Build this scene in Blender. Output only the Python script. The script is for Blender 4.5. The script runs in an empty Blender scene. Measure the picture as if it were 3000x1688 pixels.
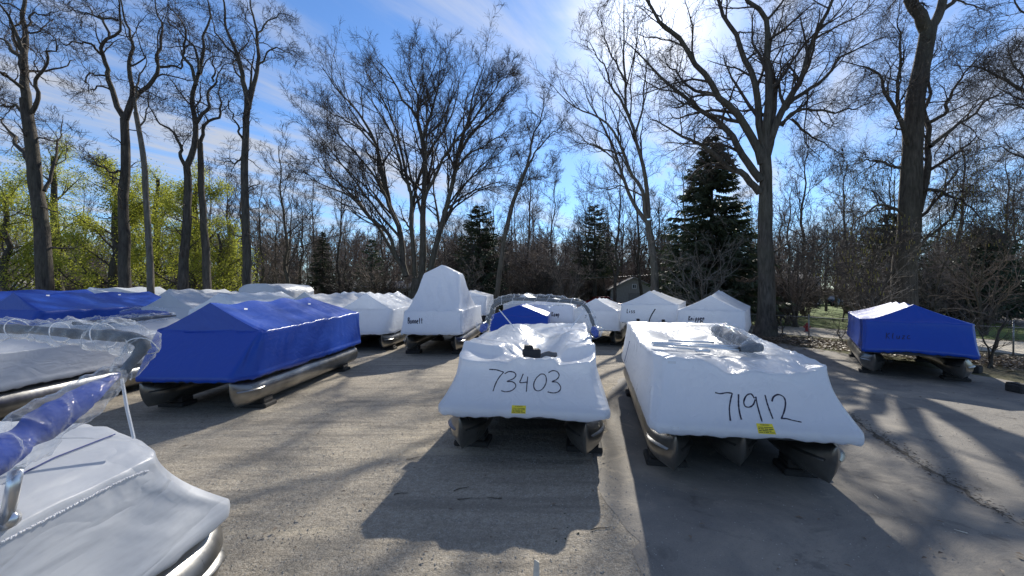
import bpy, bmesh, math, random
import numpy as np
from mathutils import Vector, Matrix
from mathutils.bvhtree import BVHTree

rng = np.random.default_rng(7)
random.seed(7)
sc = bpy.context.scene
COL = sc.collection

# ------------------------------------------------------------------ camera
CAMZ, FOC = 2.75, 1250.0           # eye height (m), focal length in 3000-px units
cam_d = bpy.data.cameras.new('camera')
cam_d.sensor_fit = 'HORIZONTAL'
cam_d.sensor_width = 36.0
cam_d.lens = 36.0 * FOC / 3000.0
cam_d.clip_start = 0.05
cam_d.clip_end = 3000.0
cam = bpy.data.objects.new('camera', cam_d)
COL.objects.link(cam)
cam.location = (0, 0, CAMZ)
cam.rotation_euler = (math.radians(90), 0, 0)
sc.camera = cam

# ------------------------------------------------------------------ light
SUN_EL, SUN_AZ = 31.5, 18.0        # degrees; azimuth is to the right of straight ahead
EXPOSURE = 0.42
SKY_STRENGTH = 0.105
el, az = math.radians(SUN_EL), math.radians(SUN_AZ)
SUNDIR = Vector((math.sin(az) * math.cos(el), math.cos(az) * math.cos(el), math.sin(el)))
sun_d = bpy.data.lights.new('sun', 'SUN')
sun_d.energy = 5.0
sun_d.angle = math.radians(0.6)
sun_d.color = (1.0, 0.94, 0.84)
sun = bpy.data.objects.new('sun', sun_d)
COL.objects.link(sun)
sun.rotation_euler = SUNDIR.to_track_quat('Z', 'Y').to_euler()
sun.location = (20, 40, 40)

world = bpy.data.worlds.new('World')
sc.world = world
world.use_nodes = True
wn, wl = world.node_tree.nodes, world.node_tree.links
wn.clear()
w_out = wn.new('ShaderNodeOutputWorld')
w_bg = wn.new('ShaderNodeBackground')
w_bg.inputs['Strength'].default_value = SKY_STRENGTH
sky = wn.new('ShaderNodeTexSky')
sky.sky_type = 'NISHITA'
sky.sun_disc = False
sky.sun_elevation = el
sky.sun_rotation = az
sky.air_density = 1.0
sky.dust_density = 0.12
sky.ozone_density = 2.6
sky.altitude = 200


def wnode(t, **kw):
    n = wn.new(t)
    for k, v in kw.items():
        setattr(n, k, v)
    return n


def wmath(op, a, b=None, c=None):
    n = wn.new('ShaderNodeMath')
    n.operation = op
    for i, v in enumerate((a, b, c)):
        if v is None:
            continue
        if isinstance(v, (int, float)):
            n.inputs[i].default_value = v
        else:
            wl.new(v, n.inputs[i])
    return n.outputs[0]


# high thin cirrus: two noise layers on a flat cloud deck, streaked along the wind
tc = wnode('ShaderNodeTexCoord')
sep = wnode('ShaderNodeSeparateXYZ')
wl.new(tc.outputs['Generated'], sep.inputs[0])
zc = wmath('ADD', wmath('MAXIMUM', sep.outputs[2], 0.0), 0.05)
u = wmath('DIVIDE', sep.outputs[0], zc)
v = wmath('DIVIDE', sep.outputs[1], zc)
along = wmath('ADD', wmath('MULTIPLY', u, 0.47), wmath('MULTIPLY', v, 0.88))
across = wmath('SUBTRACT', wmath('MULTIPLY', u, 0.88), wmath('MULTIPLY', v, 0.47))


def cirrus(sa, sx, seed, scale, lo, hi, dist, det=7.0):
    cb = wnode('ShaderNodeCombineXYZ')
    wl.new(wmath('MULTIPLY', along, sa), cb.inputs[0])
    wl.new(wmath('MULTIPLY', across, sx), cb.inputs[1])
    cb.inputs[2].default_value = seed
    nz = wnode('ShaderNodeTexNoise')
    nz.inputs['Scale'].default_value = scale
    nz.inputs['Detail'].default_value = det
    nz.inputs['Roughness'].default_value = 0.62
    nz.inputs['Distortion'].default_value = dist
    wl.new(cb.outputs[0], nz.inputs['Vector'])
    mr = wnode('ShaderNodeMapRange')
    mr.interpolation_type = 'SMOOTHSTEP'
    mr.inputs['From Min'].default_value = lo
    mr.inputs['From Max'].default_value = hi
    wl.new(nz.outputs[0], mr.inputs['Value'])
    return mr.outputs[0]


c1 = cirrus(0.30, 1.5, 3.7, 1.0, 0.40, 0.70, 0.5)
c2 = cirrus(0.9, 2.3, 9.1, 1.6, 0.40, 0.75, 1.2)
c3 = cirrus(0.22, 0.5, 1.3, 1.0, 0.40, 0.62, 0.2, 3.0)
cl = wmath('MINIMUM', wmath('ADD', wmath('MULTIPLY', c1, 0.85), wmath('MULTIPLY', wmath('MULTIPLY', c2, c3), 0.75)), 1.0)
# the cirrus and thin haze scatter the sun forwards: a bright aureole round its direction
dotn = wnode('ShaderNodeVectorMath', operation='DOT_PRODUCT')
nrm = wnode('ShaderNodeVectorMath', operation='NORMALIZE')
wl.new(tc.outputs['Generated'], nrm.inputs[0])
wl.new(nrm.outputs[0], dotn.inputs[0])
dotn.inputs[1].default_value = SUNDIR
cosg = wmath('MAXIMUM', dotn.outputs['Value'], 0.0)
aur = wmath('ADD', wmath('MULTIPLY', wmath('POWER', cosg, 170.0), 7.0), wmath('MULTIPLY', wmath('POWER', cosg, 20.0), .30))
cbright = wmath('ADD', 4.6, wmath('MULTIPLY', wmath('POWER', cosg, 8.0), 2.0))
ccol = wnode('ShaderNodeVectorMath', operation='SCALE')
ccol.inputs[0].default_value = (0.95, 0.98, 1.05)
wl.new(cbright, ccol.inputs['Scale'])
sat = wnode('ShaderNodeVectorMath', operation='MULTIPLY')
sat.inputs[1].default_value = (0.72, 0.95, 1.22)      # the deep blue of clear spring air
wl.new(sky.outputs[0], sat.inputs[0])
mixc = wnode('ShaderNodeMix')
mixc.data_type = 'RGBA'
wl.new(wmath('MULTIPLY', cl, 0.82), mixc.inputs[0])
wl.new(sat.outputs[0], mixc.inputs[6])
wl.new(ccol.outputs[0], mixc.inputs[7])
acol = wnode('ShaderNodeVectorMath', operation='SCALE')
acol.inputs[0].default_value = (1.0, 0.97, 0.92)
wl.new(aur, acol.inputs['Scale'])
addv = wnode('ShaderNodeVectorMath', operation='ADD')
wl.new(mixc.outputs[2], addv.inputs[0])
wl.new(acol.outputs[0], addv.inputs[1])
wl.new(addv.outputs[0], w_bg.inputs['Color'])
wl.new(w_bg.outputs[0], w_out.inputs['Surface'])

sc.view_settings.view_transform = 'Standard'
sc.view_settings.look = 'None'
sc.view_settings.exposure = EXPOSURE
sc.view_settings.gamma = 1.0
sc.view_settings.use_curve_mapping = False
sc.render.engine = 'CYCLES'
sc.cycles.use_denoising = True
sc.cycles.max_bounces = 10
sc.cycles.transparent_max_bounces = 16
sc.cycles.sample_clamp_indirect = 6.0


# ------------------------------------------------------------------ helpers
def W(px, py, Y):
    """the point at depth Y (m) that a survey mark in the 3000 x 1688 photograph gives"""
    return np.array([(px - 1500.0) / FOC * Y, Y, CAMZ - (py - 844.0) / FOC * Y])


def mk(name, V, F, mat=None, parent=None, smooth=True, **props):
    """one mesh object from vertex array and a list of face arrays"""
    me = bpy.data.meshes.new(name)
    V = np.asarray(V, dtype=np.float32).reshape(-1, 3)
    if isinstance(F, np.ndarray):
        F = [F]
    F = [np.asarray(f, dtype=np.int32) for f in F if len(f)]
    tot = np.concatenate([np.full(len(f), f.shape[1], dtype=np.int32) for f in F])
    idx = np.concatenate([f.ravel() for f in F])
    st = np.concatenate([[0], np.cumsum(tot)[:-1]]).astype(np.int32)
    me.vertices.add(len(V))
    me.vertices.foreach_set('co', V.ravel())
    me.loops.add(len(idx))
    me.loops.foreach_set('vertex_index', idx)
    me.polygons.add(len(tot))
    me.polygons.foreach_set('loop_start', st)
    me.polygons.foreach_set('loop_total', tot)
    me.polygons.foreach_set('use_smooth', np.full(len(tot), smooth))
    me.update(calc_edges=True)
    me.validate()
    if mat:
        me.materials.append(mat)
    return link(name, me, parent, **props)


def link(name, data, parent=None, **props):
    o = bpy.data.objects.new(name, data)
    COL.objects.link(o)
    if parent:
        o.parent = parent
    for k, val in props.items():
        o[k] = val
    return o


def thing(name, label, cat, loc=(0, 0, 0), rz=0.0, group=None):
    o = bpy.data.objects.new(name, None)
    o.empty_display_size = 0.3
    COL.objects.link(o)
    o.location = loc
    o.rotation_euler = (0, 0, rz)
    o['label'] = label
    o['category'] = cat
    if group:
        o['group'] = group
    return o


class MB:
    """collects boxes, tubes and lofts into one mesh"""

    def __init__(self):
        self.V, self.F4, self.F3, self.n = [], [], [], 0

    def add(self, V, F4=None, F3=None):
        V = np.asarray(V, float).reshape(-1, 3)
        if F4 is not None and len(F4):
            self.F4.append(np.asarray(F4) + self.n)
        if F3 is not None and len(F3):
            self.F3.append(np.asarray(F3) + self.n)
        self.V.append(V)
        self.n += len(V)
        return self

    def box(self, c, s, M=None, bev=0.0):
        sx, sy, sz = (s[0] / 2, s[1] / 2, s[2] / 2)
        if bev <= 0:
            V = np.array([[x, y, z] for z in (-sz, sz) for y in (-sy, sy) for x in (-sx, sx)])
            F = [[0, 2, 3, 1], [4, 5, 7, 6], [0, 1, 5, 4], [1, 3, 7, 5], [3, 2, 6, 7], [2, 0, 4, 6]]
            F3 = None
        else:
            b = min(bev, sx * .9, sy * .9, sz * .9)
            V, key = [], {}
            for ix in (-1, 1):
                for iy in (-1, 1):
                    for iz in (-1, 1):
                        for ax in range(3):
                            p = [ix * (sx - b), iy * (sy - b), iz * (sz - b)]
                            p[ax] += (ix, iy, iz)[ax] * b
                            key[(ix, iy, iz, ax)] = len(V)
                            V.append(p)
            F, F3 = [], []
            for ax in range(3):
                o1, o2 = [(1, 2), (2, 0), (0, 1)][ax]
                for s_ in (-1, 1):
                    q = []
                    for a1, a2 in ((-1, -1), (1, -1), (1, 1), (-1, 1)):
                        k = [0, 0, 0]
                        k[ax], k[o1], k[o2] = s_, a1, a2
                        q.append(key[(*k, ax)])
                    F.append(q if s_ > 0 else q[::-1])
            for ax in range(3):
                o1, o2 = [(1, 2), (2, 0), (0, 1)][ax]
                for a1 in (-1, 1):
                    for a2 in (-1, 1):
                        q = []
                        for s_, a in ((-1, o1), (1, o1), (1, o2), (-1, o2)):
                            k = [0, 0, 0]
                            k[ax], k[o1], k[o2] = s_, a1, a2
                            q.append(key[(*k, a)])
                        F.append(q if a1 * a2 < 0 else q[::-1])
            for ix in (-1, 1):
                for iy in (-1, 1):
                    for iz in (-1, 1):
                        q = [key[(ix, iy, iz, a)] for a in range(3)]
                        F3.append(q if ix * iy * iz > 0 else q[::-1])
            V = np.array(V)
        if M is not None:
            V = V @ np.asarray(M)[:3, :3].T
        return self.add(V + np.asarray(c, float), F, F3)

    def tube(self, P, R, sides=8, cap=True):
        P = np.asarray(P, float)[None]
        R = np.broadcast_to(np.asarray(R, float), (P.shape[1],))[None]
        V, F = tubes(P, R, sides)
        m = P.shape[1]
        F3 = []
        if cap:
            F3 = [[0, i + 1, i] for i in range(1, sides - 1)]
            o = (m - 1) * sides
            F3 += [[o, o + i, o + i + 1] for i in range(1, sides - 1)]
        return self.add(V, F, F3)

    def build(self, name, mat, parent=None, smooth=False, **props):
        F = []
        if self.F4:
            F.append(np.concatenate(self.F4))
        if self.F3:
            F.append(np.concatenate(self.F3))
        return mk(name, np.concatenate(self.V), F, mat, parent, smooth, **props)


def tubes(P, R, sides):
    """P (B,m,3), R (B,m) -> vertices, quads of B tapered tubes"""
    B, m, _ = P.shape
    T = np.gradient(P, axis=1)
    T /= np.linalg.norm(T, axis=2, keepdims=True) + 1e-9
    mean = P[:, -1] - P[:, 0]
    ax = np.argmin(np.abs(mean), axis=1)
    ref = np.eye(3)[ax][:, None, :]
    N = ref - (T * ref).sum(2, keepdims=True) * T
    N /= np.linalg.norm(N, axis=2, keepdims=True) + 1e-9
    Bn = np.cross(T, N)
    if sides == 2:          # finest twigs: one narrow blade
        sw = np.random.default_rng(B).uniform(0, 6.28, (B, 1, 1))
        D_ = N * np.cos(sw) + Bn * np.sin(sw)
        V = np.stack([P - D_ * R[..., None] * 1.15, P + D_ * R[..., None] * 1.15], 2)
        b_ = (np.arange(B) * m * 2)[:, None] + (np.arange(m - 1) * 2)[None]
        return V.reshape(-1, 3), np.stack([b_, b_ + 1, b_ + 3, b_ + 2], -1).reshape(-1, 4)
    a = np.arange(sides) * 2 * math.pi / sides
    ring = (N[:, :, None, :] * np.cos(a)[None, None, :, None] + Bn[:, :, None, :] * np.sin(a)[None, None, :, None])
    V = P[:, :, None, :] + ring * R[:, :, None, None]
    base = (np.arange(B) * m * sides)[:, None, None] + (np.arange(m - 1) * sides)[None, :, None]
    i0 = np.arange(sides)[None, None, :]
    i1 = (i0 + 1) % sides
    F = np.stack([base + i0, base + i1, base + i1 + sides, base + i0 + sides], -1).reshape(-1, 4)
    return V.reshape(-1, 3), F


def sn(x, seed, amp=1.0):
    """smooth 1-D noise, unit wavelength"""
    r = np.random.default_rng(seed).uniform(-1, 1, 4096)
    x = np.asarray(x, float) + 1000.0
    i = np.floor(x).astype(int)
    f = x - i
    f = f * f * (3 - 2 * f)
    return amp * (r[i % 4096] * (1 - f) + r[(i + 1) % 4096] * f)


def n2(x, y, seed, f):
    """smooth 2-D noise made of random waves"""
    r = np.random.default_rng(seed)
    o = 0
    for k in range(9):
        th, ph, ff = r.uniform(0, 6.28), r.uniform(0, 6.28), f * r.uniform(.6, 1.7)
        o = o + np.sin(ff * (x * math.cos(th) + y * math.sin(th)) + ph)
    return o / 4.0


def resample(P, n):
    P = np.asarray(P, float)
    d = np.concatenate([[0], np.cumsum(np.linalg.norm(np.diff(P, axis=0), axis=1))])
    t = np.linspace(0, d[-1], n)
    return np.stack([np.interp(t, d, P[:, k]) for k in range(P.shape[1])], 1)


def spline(P, n):
    """Catmull-Rom through the points, n samples"""
    P = np.asarray(P, float)
    if len(P) < 3:
        return resample(P, n)
    Q = np.vstack([2 * P[0] - P[1], P, 2 * P[-1] - P[-2]])
    out = []
    t = np.linspace(0, 1, 12, endpoint=False)[:, None]
    for i in range(len(P) - 1):
        a, b, c, d = Q[i:i + 4]
        out.append(0.5 * (2 * b + (c - a) * t + (2 * a - 5 * b + 4 * c - d) * t ** 2 + (3 * b - a - 3 * c + d) * t ** 3))
    out.append(P[-1:])
    return resample(np.vstack(out), n)


# ------------------------------------------------------------------ materials
def mat(name):
    m = bpy.data.materials.new(name)
    m.use_nodes = True
    nt = m.node_tree
    nt.nodes.clear()
    return m, nt


def N(nt, t, ins=None, **kw):
    n = nt.nodes.new(t)
    for k, val in kw.items():
        setattr(n, k, val)
    if ins:
        for k, val in ins.items():
            s = n.inputs[k]
            if isinstance(val, bpy.types.NodeSocket):
                nt.links.new(val, s)
            else:
                s.default_value = val
    return n


def ramp(nt, fac, stops):
    r = nt.nodes.new('ShaderNodeValToRGB')
    e = r.color_ramp.elements
    while len(e) < len(stops):
        e.new(0.5)
    for i, (p, c) in enumerate(stops):
        e[i].position = p
        e[i].color = (*c, 1) if len(c) == 3 else c
    nt.links.new(fac, r.inputs[0])
    return r.outputs[0]


def out(nt, sh):
    o = nt.nodes.new('ShaderNodeOutputMaterial')
    nt.links.new(sh, o.inputs['Surface'])


def coord(nt, sc_=(1, 1, 1), kind='Object'):
    t = nt.nodes.new('ShaderNodeTexCoord')
    mp = nt.nodes.new('ShaderNodeMapping')
    mp.inputs['Scale'].default_value = sc_
    nt.links.new(t.outputs[kind], mp.inputs['Vector'])
    return mp.outputs[0]


def noise(nt, vec, scale, det=4, rough=0.55, dist=0.0):
    return N(nt, 'ShaderNodeTexNoise', {'Vector': vec, 'Scale': scale, 'Detail': det, 'Roughness': rough, 'Distortion': dist}).outputs[0]


def mixc_(nt, f, a, b, mode='MIX'):
    n = nt.nodes.new('ShaderNodeMix')
    n.data_type = 'RGBA'
    n.blend_type = mode
    for i, val in ((0, f), (6, a), (7, b)):
        if isinstance(val, bpy.types.NodeSocket):
            nt.links.new(val, n.inputs[i])
        else:
            n.inputs[i].default_value = val if i == 0 else (*val, 1)
    return n.outputs[2]


def bump(nt, h, strength, dist, normal=None):
    ins = {'Height': h, 'Strength': strength, 'Distance': dist}
    if normal is not None:
        ins['Normal'] = normal
    return N(nt, 'ShaderNodeBump', ins).outputs[0]


def simple(name, col, rough=0.6, metal=0.0, var=0.15, vscale=6.0, bstr=0.0, bscale=40.0, spec=0.5, coat=0.0):
    m, nt = mat(name)
    c = coord(nt)
    nz = noise(nt, c, vscale, 5)
    colr = ramp(nt, nz, [(0.25, tuple(x * (1 - var) for x in col)), (0.75, tuple(min(1, x * (1 + var)) for x in col))])
    ins = {'Base Color': colr, 'Roughness': rough, 'Metallic': metal, 'Specular IOR Level': spec, 'Coat Weight': coat}
    if bstr:
        ins['Normal'] = bump(nt, noise(nt, c, bscale, 4), bstr, 0.01)
    out(nt, N(nt, 'ShaderNodeBsdfPrincipled', ins).outputs[0])
    return m


def wrap_mat(name, col, trans, tcol, rough=0.30, dirt=0.25, spec=.55, coat=.2, fold=.55):
    """heat-shrunk polyethylene film: glossy, slightly translucent, faintly puckered"""
    m, nt = mat(name)
    c = coord(nt)
    nz = noise(nt, c, 0.9, 4, 0.6)
    spots = noise(nt, c, 5.0, 6, 0.7)
    base = mixc_(nt, N(nt, 'ShaderNodeMapRange', {'Value': nz, 'From Min': .35, 'From Max': .75, 'To Max': dirt}).outputs[0], col, tuple(x * .80 for x in col))
    base = mixc_(nt, N(nt, 'ShaderNodeMapRange', {'Value': noise(nt, coord(nt, (1, .5, 1)), 2.2, 6, .7, .4), 'From Min': .45, 'From Max': .75, 'To Max': .35}).outputs[0], base, tuple(x * .85 + .006 for x in col))
    base = mixc_(nt, N(nt, 'ShaderNodeMapRange', {'Value': spots, 'From Min': .66, 'From Max': .78, 'To Max': .35 * dirt * 2}).outputs[0], base, (0.40, 0.37, 0.32))
    wv = N(nt, 'ShaderNodeTexNoise', {'Vector': coord(nt, (1, .5, 1)), 'Scale': 2.6, 'Detail': 2.5, 'Roughness': .5, 'Distortion': 1.2}).outputs[0]
    rdg = N(nt, 'ShaderNodeMath', {0: N(nt, 'ShaderNodeMath', {0: wv, 1: .5}, operation='SUBTRACT').outputs[0]}, operation='ABSOLUTE').outputs[0]
    b1 = bump(nt, noise(nt, coord(nt, (1, .6, 1)), 3.0, 3, 0.5, 0.6), 0.40, 0.03)
    b1 = bump(nt, rdg, fold, .06, b1)
    b2 = bump(nt, noise(nt, coord(nt, (1, .35, 1)), 17.0, 2, 0.5, 0.3), 0.28, 0.008, b1)
    rg = N(nt, 'ShaderNodeMapRange', {'Value': nz, 'To Min': rough * .8, 'To Max': rough * 1.35}).outputs[0]
    p = N(nt, 'ShaderNodeBsdfPrincipled', {'Base Color': base, 'Roughness': rg, 'Normal': b2, 'Specular IOR Level': spec, 'Coat Weight': coat, 'Coat Roughness': 0.26})
    t = N(nt, 'ShaderNodeBsdfTranslucent', {'Color': (*tcol, 1), 'Normal': b2})
    ms = N(nt, 'ShaderNodeMixShader', {0: trans, 1: p.outputs[0], 2: t.outputs[0]})
    out(nt, ms.outputs[0])
    return m


M = {}
M['white'] = wrap_mat('white_shrink_wrap', (0.84, 0.875, 0.92), 0.50, (0.86, 0.90, 0.96), 0.27, 0.14, .6, .35, .7)
M['white_grey'] = wrap_mat('shade_toned_white_wrap', (0.66, 0.68, 0.71), 0.34, (0.70, 0.73, 0.78), 0.40, 0.35)  # greyer, dirtier white film; the near-left cover's shade is put into its colour
M['blue'] = wrap_mat('blue_shrink_wrap', (0.001, 0.056, 0.40), 0.13, (0.001, 0.085, 0.66), 0.36, 0.05, .42, .42, .32)


def metal_mat():
    m, nt = mat('brushed_aluminium')
    c = coord(nt, (1, 6, 1))
    nz = noise(nt, c, 3, 6, .6)
    st = noise(nt, coord(nt), 1.3, 4, .6)
    col = ramp(nt, st, [(0.3, (0.19, 0.184, 0.172)), (0.7, (0.44, 0.43, 0.405))])
    rg = N(nt, 'ShaderNodeMapRange', {'Value': nz, 'To Min': .20, 'To Max': .42}).outputs[0]
    out(nt, N(nt, 'ShaderNodeBsdfPrincipled', {'Base Color': col, 'Metallic': 0.92, 'Roughness': rg, 'Normal': bump(nt, noise(nt, coord(nt, (1, .3, 1)), 5, 3), .18, .02)}).outputs[0])
    return m


M['alu'] = metal_mat()
M['alu_pole'] = simple('aluminium_pole', (0.72, 0.72, 0.72), 0.28, 0.9, .06)
M['dark'] = simple('black_plastic', (0.014, 0.014, 0.016), 0.55, 0, .2, 8, .2, 60)
M['block'] = simple('dark_support_block', (0.030, 0.028, 0.026), 0.85, 0, .35, 10, .6, 60)
M['floor'] = simple('pale_bounce_sheet', (0.60, 0.57, 0.52), 0.8, 0, .15)  # pale colour of the added sheet that bounces light under the covers
M['under'] = simple('dark_underdeck', (0.05, 0.05, 0.052), 0.7, 0.2, .25)
M['wood'] = simple('weathered_timber', (0.30, 0.25, 0.19), 0.85, 0, .3, 12, .5, 80)
M['stake'] = simple('pale_split_wood', (0.62, 0.57, 0.48), 0.8, 0, .2, 14, .4, 80)
M['marker'] = simple('marker_ink', (0.012, 0.012, 0.035), 0.5)
M['marker_blue'] = simple('marker_ink_on_blue', (0.005, 0.008, 0.08), 0.5)
M['yellow'] = simple('yellow_sticker', (0.78, 0.62, 0.03), 0.5, 0, .05)
M['strap'] = simple('white_strap', (0.75, 0.75, 0.76), 0.6, 0, .08)
M['cord'] = simple('navy_cord', (0.05, 0.07, 0.22), 0.7)
M['fab_grey'] = simple('grey_canvas', (0.10, 0.105, 0.115), 0.9, 0, .3, 10, .4, 30)
M['fab_blue'] = simple('blue_canvas', (0.018, 0.055, 0.33), 0.85, 0, .3, 6, .4, 30)
M['rubber'] = simple('tyre_rubber', (0.02, 0.02, 0.02), 0.8)
M['rim'] = simple('wheel_rim', (0.5, 0.5, 0.5), 0.35, 0.8)


def clear_mat():
    m, nt = mat('clear_wrap_film')
    c = coord(nt)
    h = noise(nt, c, 11, 3, .55, .8)
    b = bump(nt, h, .8, .02)
    g = N(nt, 'ShaderNodeBsdfPrincipled', {'Base Color': (.80, .83, .86, 1), 'Roughness': .08, 'Normal': b, 'Specular IOR Level': .9})
    t = N(nt, 'ShaderNodeBsdfTransparent', {'Color': (.97, .98, .99, 1)})
    lw = N(nt, 'ShaderNodeLayerWeight', {'Blend': .30, 'Normal': b})
    pw = N(nt, 'ShaderNodeMath', {0: lw.outputs['Facing'], 1: 1.6}, operation='POWER')
    f = N(nt, 'ShaderNodeMapRange', {'Value': pw.outputs[0], 'To Min': .09, 'To Max': .62})
    ms = N(nt, 'ShaderNodeMixShader', {0: f.outputs[0], 1: t.outputs[0], 2: g.outputs[0]})
    out(nt, ms.outputs[0])
    return m


M['clear'] = clear_mat()


def bark_mat(name, c0, c1, vs=1.0):
    m, nt = mat(name)
    c = coord(nt, (9 * vs, 9 * vs, 1.6 * vs))
    n1 = noise(nt, c, 1.0, 6, .65, .4)
    nbig = noise(nt, coord(nt), .5, 3)
    col = ramp(nt, n1, [(0.30, c0), (0.72, c1)])
    col = mixc_(nt, N(nt, 'ShaderNodeMapRange', {'Value': nbig, 'From Min': .45, 'From Max': .7, 'To Max': .5}).outputs[0], col, tuple(x * y for x, y in zip(c1, (.75, .85, .7))))
    out(nt, N(nt, 'ShaderNodeBsdfPrincipled', {'Base Color': col, 'Roughness': .92, 'Specular IOR Level': .25, 'Normal': bump(nt, n1, 1.0, .06)}).outputs[0])
    return m


M['bark'] = bark_mat('grey_brown_bark', (0.036, 0.031, 0.025), (0.155, 0.132, 0.108))
M['bark_dark'] = bark_mat('dark_furrowed_bark', (0.026, 0.022, 0.019), (0.12, 0.103, 0.086))
M['bark_pale'] = bark_mat('pale_grey_bark', (0.065, 0.057, 0.047), (0.21, 0.185, 0.155))
M['twig'] = simple('grey_brown_twigs', (0.075, 0.061, 0.051), 0.85, 0, .35, .8, spec=.3)
M['twig_red'] = simple('reddish_brown_twigs', (0.20, 0.158, 0.13), 0.85, 0, .35, .6, spec=.3)
M['twig_pale'] = simple('pale_grey_twigs', (0.20, 0.175, 0.15), 0.75, 0, .35, .6, spec=.4)


def leaf_mat(name, c0, c1, trans, tc_):
    m, nt = mat(name)
    c = coord(nt)
    col = ramp(nt, noise(nt, c, 0.55, 5, .7), [(0.3, c0), (0.7, c1)])
    p = N(nt, 'ShaderNodeBsdfPrincipled', {'Base Color': col, 'Roughness': .6, 'Specular IOR Level': .3})
    t = N(nt, 'ShaderNodeBsdfTranslucent', {'Color': (*tc_, 1)})
    out(nt, N(nt, 'ShaderNodeMixShader', {0: trans, 1: p.outputs[0], 2: t.outputs[0]}).outputs[0])
    return m


M['leaf'] = leaf_mat('young_yellow_green_leaves', (0.14, 0.16, 0.025), (0.26, 0.275, 0.045), .5, (0.50, 0.53, 0.08))
M['needle'] = leaf_mat('dark_spruce_needles', (0.036, 0.050, 0.030), (0.090, 0.108, 0.060), .18, (0.04, 0.06, 0.02))
M['needle_g'] = leaf_mat('green_pine_needles', (0.020, 0.045, 0.026), (0.05, 0.085, 0.045), .15, (0.04, 0.08, 0.03))
M['catkin'] = leaf_mat('yellow_green_catkins', (0.22, 0.20, 0.05), (0.32, 0.28, 0.08), .35, (0.4, 0.36, 0.1))
M['dryleaf'] = leaf_mat('dead_brown_leaves', (0.10, 0.075, 0.055), (0.24, 0.19, 0.14), .15, (0.25, 0.18, 0.1))

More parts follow.
